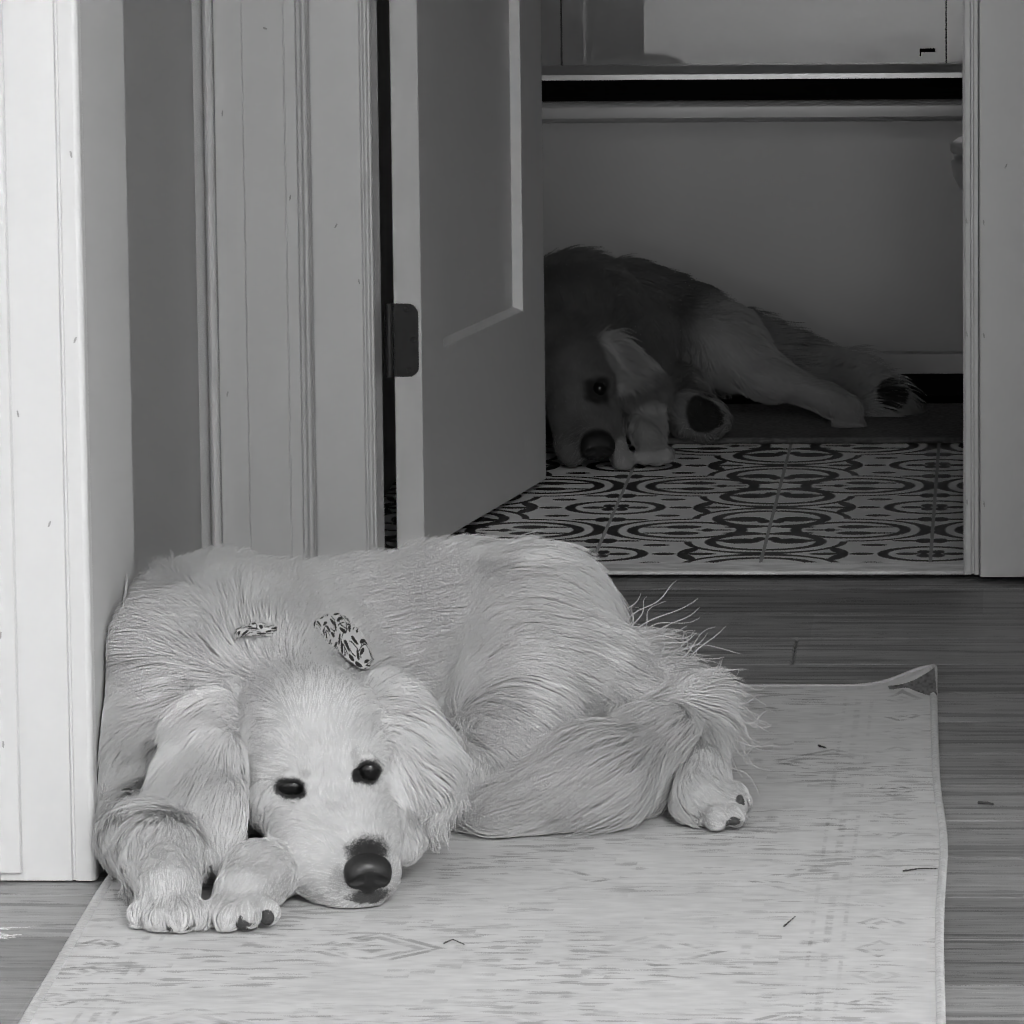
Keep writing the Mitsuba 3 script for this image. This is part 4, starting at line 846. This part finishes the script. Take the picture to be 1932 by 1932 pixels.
BROWN_COMB = [
    ((-0.6288, 8.8000, 0.2181), (0.9471, 0.3200, 0.0245), 0.050, 0.25),
    ((-0.5186, 8.8500, 0.1973), (0.9820, 0.0000, -0.1890), 0.050, 0.25),
    ((-0.4426, 8.8400, 0.1524), (0.8281, 0.0000, -0.5606), 0.045, 0.25),
    ((-0.5814, 8.6500, 0.1882), (0.8281, 0.0000, -0.5606), 0.050, 0.30),
    ((-0.5973, 8.4500, 0.1876), (-0.2881, 0.8117, 0.5080), 0.050, 0.30),
    ((-0.4969, 8.7200, 0.1129), (0.3149, -0.4015, -0.8600), 0.060, 0.35),
    ((-0.4760, 8.7400, 0.0577), (0.1707, -0.4166, -0.8929), 0.060, 0.35),
    ((-0.5262, 8.7200, 0.1806), (0.7012, 0.0000, -0.7130), 0.050, 0.30),
    ((-0.4060, 8.7000, 0.1374), (0.8540, 0.0000, -0.5203), 0.020, 0.20),
    ((-0.3451, 8.6600, 0.0893), (0.8540, 0.0000, -0.5203), 0.018, 0.20),
    ((-0.4362, 8.7000, 0.0925), (-0.2027, 0.0000, -0.9792), 0.040, 0.30),
    ((-0.2857, 8.6500, 0.0568), (0.9208, 0.0000, -0.3899), 0.013, 0.15),
    ((-0.2184, 8.6200, 0.0305), (0.6898, -0.3099, -0.6543), 0.012, 0.15),
    ((-0.2107, 8.6000, 0.0084), (0.4077, -0.5412, -0.7355), 0.010, 0.20),
    ((-0.3061, 8.8200, 0.0896), (0.9857, 0.0000, -0.1686), 0.045, 0.35),
    ((-0.2302, 8.8000, 0.0727), (0.9967, 0.0000, 0.0807), 0.055, 0.45),
    ((-0.1692, 8.7500, 0.0406), (0.9952, 0.0000, 0.0977), 0.045, 0.50),
    ((-0.1542, 8.7400, 0.0117), (0.8916, 0.0000, -0.4528), 0.040, 0.40),
    ((-0.4257, 8.4800, 0.0520), (-0.7010, 0.0000, 0.7131), 0.025, 0.40),
    ((-0.3967, 8.4800, 0.0373), (1.0000, 0.0000, -0.0023), 0.030, 0.50),
    ((-0.4187, 8.4800, 0.0226), (-0.0079, 0.0000, -1.0000), 0.015, 0.30),
    ((-0.4800, 8.3450, 0.0544), (0.1123, -0.6767, -0.7276), 0.020, 0.25),
    ((-0.4569, 8.2450, 0.0240), (0.4181, -0.7226, -0.5505), 0.012, 0.15),
    ((-0.4963, 8.4450, 0.0784), (0.1124, -0.5034, -0.8567), 0.030, 0.30),
    ((-0.5579, 8.2550, 0.0730), (-0.1179, 0.6777, 0.7259), 0.007, 0.12),
    ((-0.5631, 8.2750, 0.1135), (-0.1179, 0.6755, 0.7279), 0.008, 0.12),
    ((-0.5868, 8.3450, 0.1485), (-0.2465, 0.8782, 0.4098), 0.012, 0.20),
    ((-0.5300, 8.2950, 0.1253), (0.0773, 0.9062, 0.4157), 0.009, 0.15),
    ((-0.5217, 8.2650, 0.0645), (0.3059, 0.0000, -0.9521), 0.007, 0.12),
    ((-0.5041, 8.2250, 0.0160), (0.0894, 0.0000, -0.9960), 0.006, 0.10),
    ((-0.5733, 8.2350, 0.0327), (-0.7095, 0.0000, -0.7047), 0.010, 0.20),
    ((-0.5192, 8.3550, 0.1471), (0.7046, -0.1949, -0.6823), 0.050, 0.30),
    ((-0.4897, 8.3350, 0.1133), (0.6229, -0.2156, -0.7520), 0.045, 0.35),
    ((-0.4750, 8.3250, 0.0857), (0.5141, -0.2369, -0.8244), 0.030, 0.30),
    ((-0.5497, 8.3850, 0.1655), (0.4053, 0.8393, 0.3623), 0.030, 0.30)]

# ---------------------------------------------------------------- the brown dog in the bathroom
solid('nose_dull', 0.010, 0.6, 0.2)
B_EYE, B_NOSE = np.array([-.5342, 8.2490, .1063]), np.array([-.5334, 8.1985, .0375])
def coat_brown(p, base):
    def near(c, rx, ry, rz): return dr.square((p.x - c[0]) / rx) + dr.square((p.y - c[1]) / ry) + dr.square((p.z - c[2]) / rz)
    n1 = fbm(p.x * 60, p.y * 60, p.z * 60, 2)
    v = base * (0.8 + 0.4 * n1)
    # pale feathering on the legs and ear, some of their light painted in
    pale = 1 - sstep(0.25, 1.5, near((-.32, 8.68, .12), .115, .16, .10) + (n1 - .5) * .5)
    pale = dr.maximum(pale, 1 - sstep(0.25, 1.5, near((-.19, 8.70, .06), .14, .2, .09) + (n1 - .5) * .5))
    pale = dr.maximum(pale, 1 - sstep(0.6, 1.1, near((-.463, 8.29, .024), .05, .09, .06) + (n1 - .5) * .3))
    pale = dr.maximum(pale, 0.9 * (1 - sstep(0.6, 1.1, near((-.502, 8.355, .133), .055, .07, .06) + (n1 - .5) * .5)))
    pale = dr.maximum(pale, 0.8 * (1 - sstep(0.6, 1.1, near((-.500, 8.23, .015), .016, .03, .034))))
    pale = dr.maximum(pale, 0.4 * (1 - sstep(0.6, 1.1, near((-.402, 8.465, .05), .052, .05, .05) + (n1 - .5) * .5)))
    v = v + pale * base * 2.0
    d = 1 - sstep(0.3, 1.3, near(B_EYE + np.array([0, 0, -.003]), .022, .03, .022) + (n1 - .5) * 1.0)
    d = dr.maximum(d, 1 - sstep(0.7, 1.1, near(B_NOSE + np.array([0, 0, -.008]), .028, .035, .032) + (n1 - .5) * .3))  # dark nose and muzzle front, with the shadow of the mouth painted in
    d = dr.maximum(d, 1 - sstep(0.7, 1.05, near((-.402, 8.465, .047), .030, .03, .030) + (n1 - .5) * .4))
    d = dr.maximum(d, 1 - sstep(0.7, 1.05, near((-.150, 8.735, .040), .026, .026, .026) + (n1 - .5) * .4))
    return mi.Color3f(v * (1 - d) + 0.012 * d)
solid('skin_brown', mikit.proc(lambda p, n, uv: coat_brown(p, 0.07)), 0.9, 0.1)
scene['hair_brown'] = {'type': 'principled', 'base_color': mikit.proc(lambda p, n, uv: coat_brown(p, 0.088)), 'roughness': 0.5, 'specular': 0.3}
def under(y): return np.where((y > 8.485) & (y < 8.892), .0092, np.where(y >= 8.892, .0178, .0006))
fine_b = [[(-.62, -.44, .0045), (-.2, -.12, .005)], [(8.17, 8.36, .0045)], [(.0, .12, .0045)]]
brown = make_body(BROWN_SHAPES, .008, fine_b, under, (-.80 + .012, 8.05, -.02), (-.08, 9.0, .28), left=-.785)
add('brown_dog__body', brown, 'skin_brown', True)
say('brown_dog', 'darker long-haired dog lying on the bathroom floor, half hidden by the open door', 'dog')
add('brown_dog__eye', ball(B_EYE + np.array([0, .0075, 0]), [.0098] * 3), 'wet_black', True, label='dark eye')
add('brown_dog__nose', nose_mesh(B_NOSE, 1.08, AX), 'nose_dull', True, label='dark leathery nose')
if True:
    P, R = coat(brown, BROWN_COMB, 30000, 5, lambda p: (np.linalg.norm(p - B_EYE, axis=1) > .0125) & (np.linalg.norm(p - B_NOSE - [0, -.004, 0], axis=1) > .020) & (p[:, 2] > .001), .00060, floor_z=under, rough=.35)
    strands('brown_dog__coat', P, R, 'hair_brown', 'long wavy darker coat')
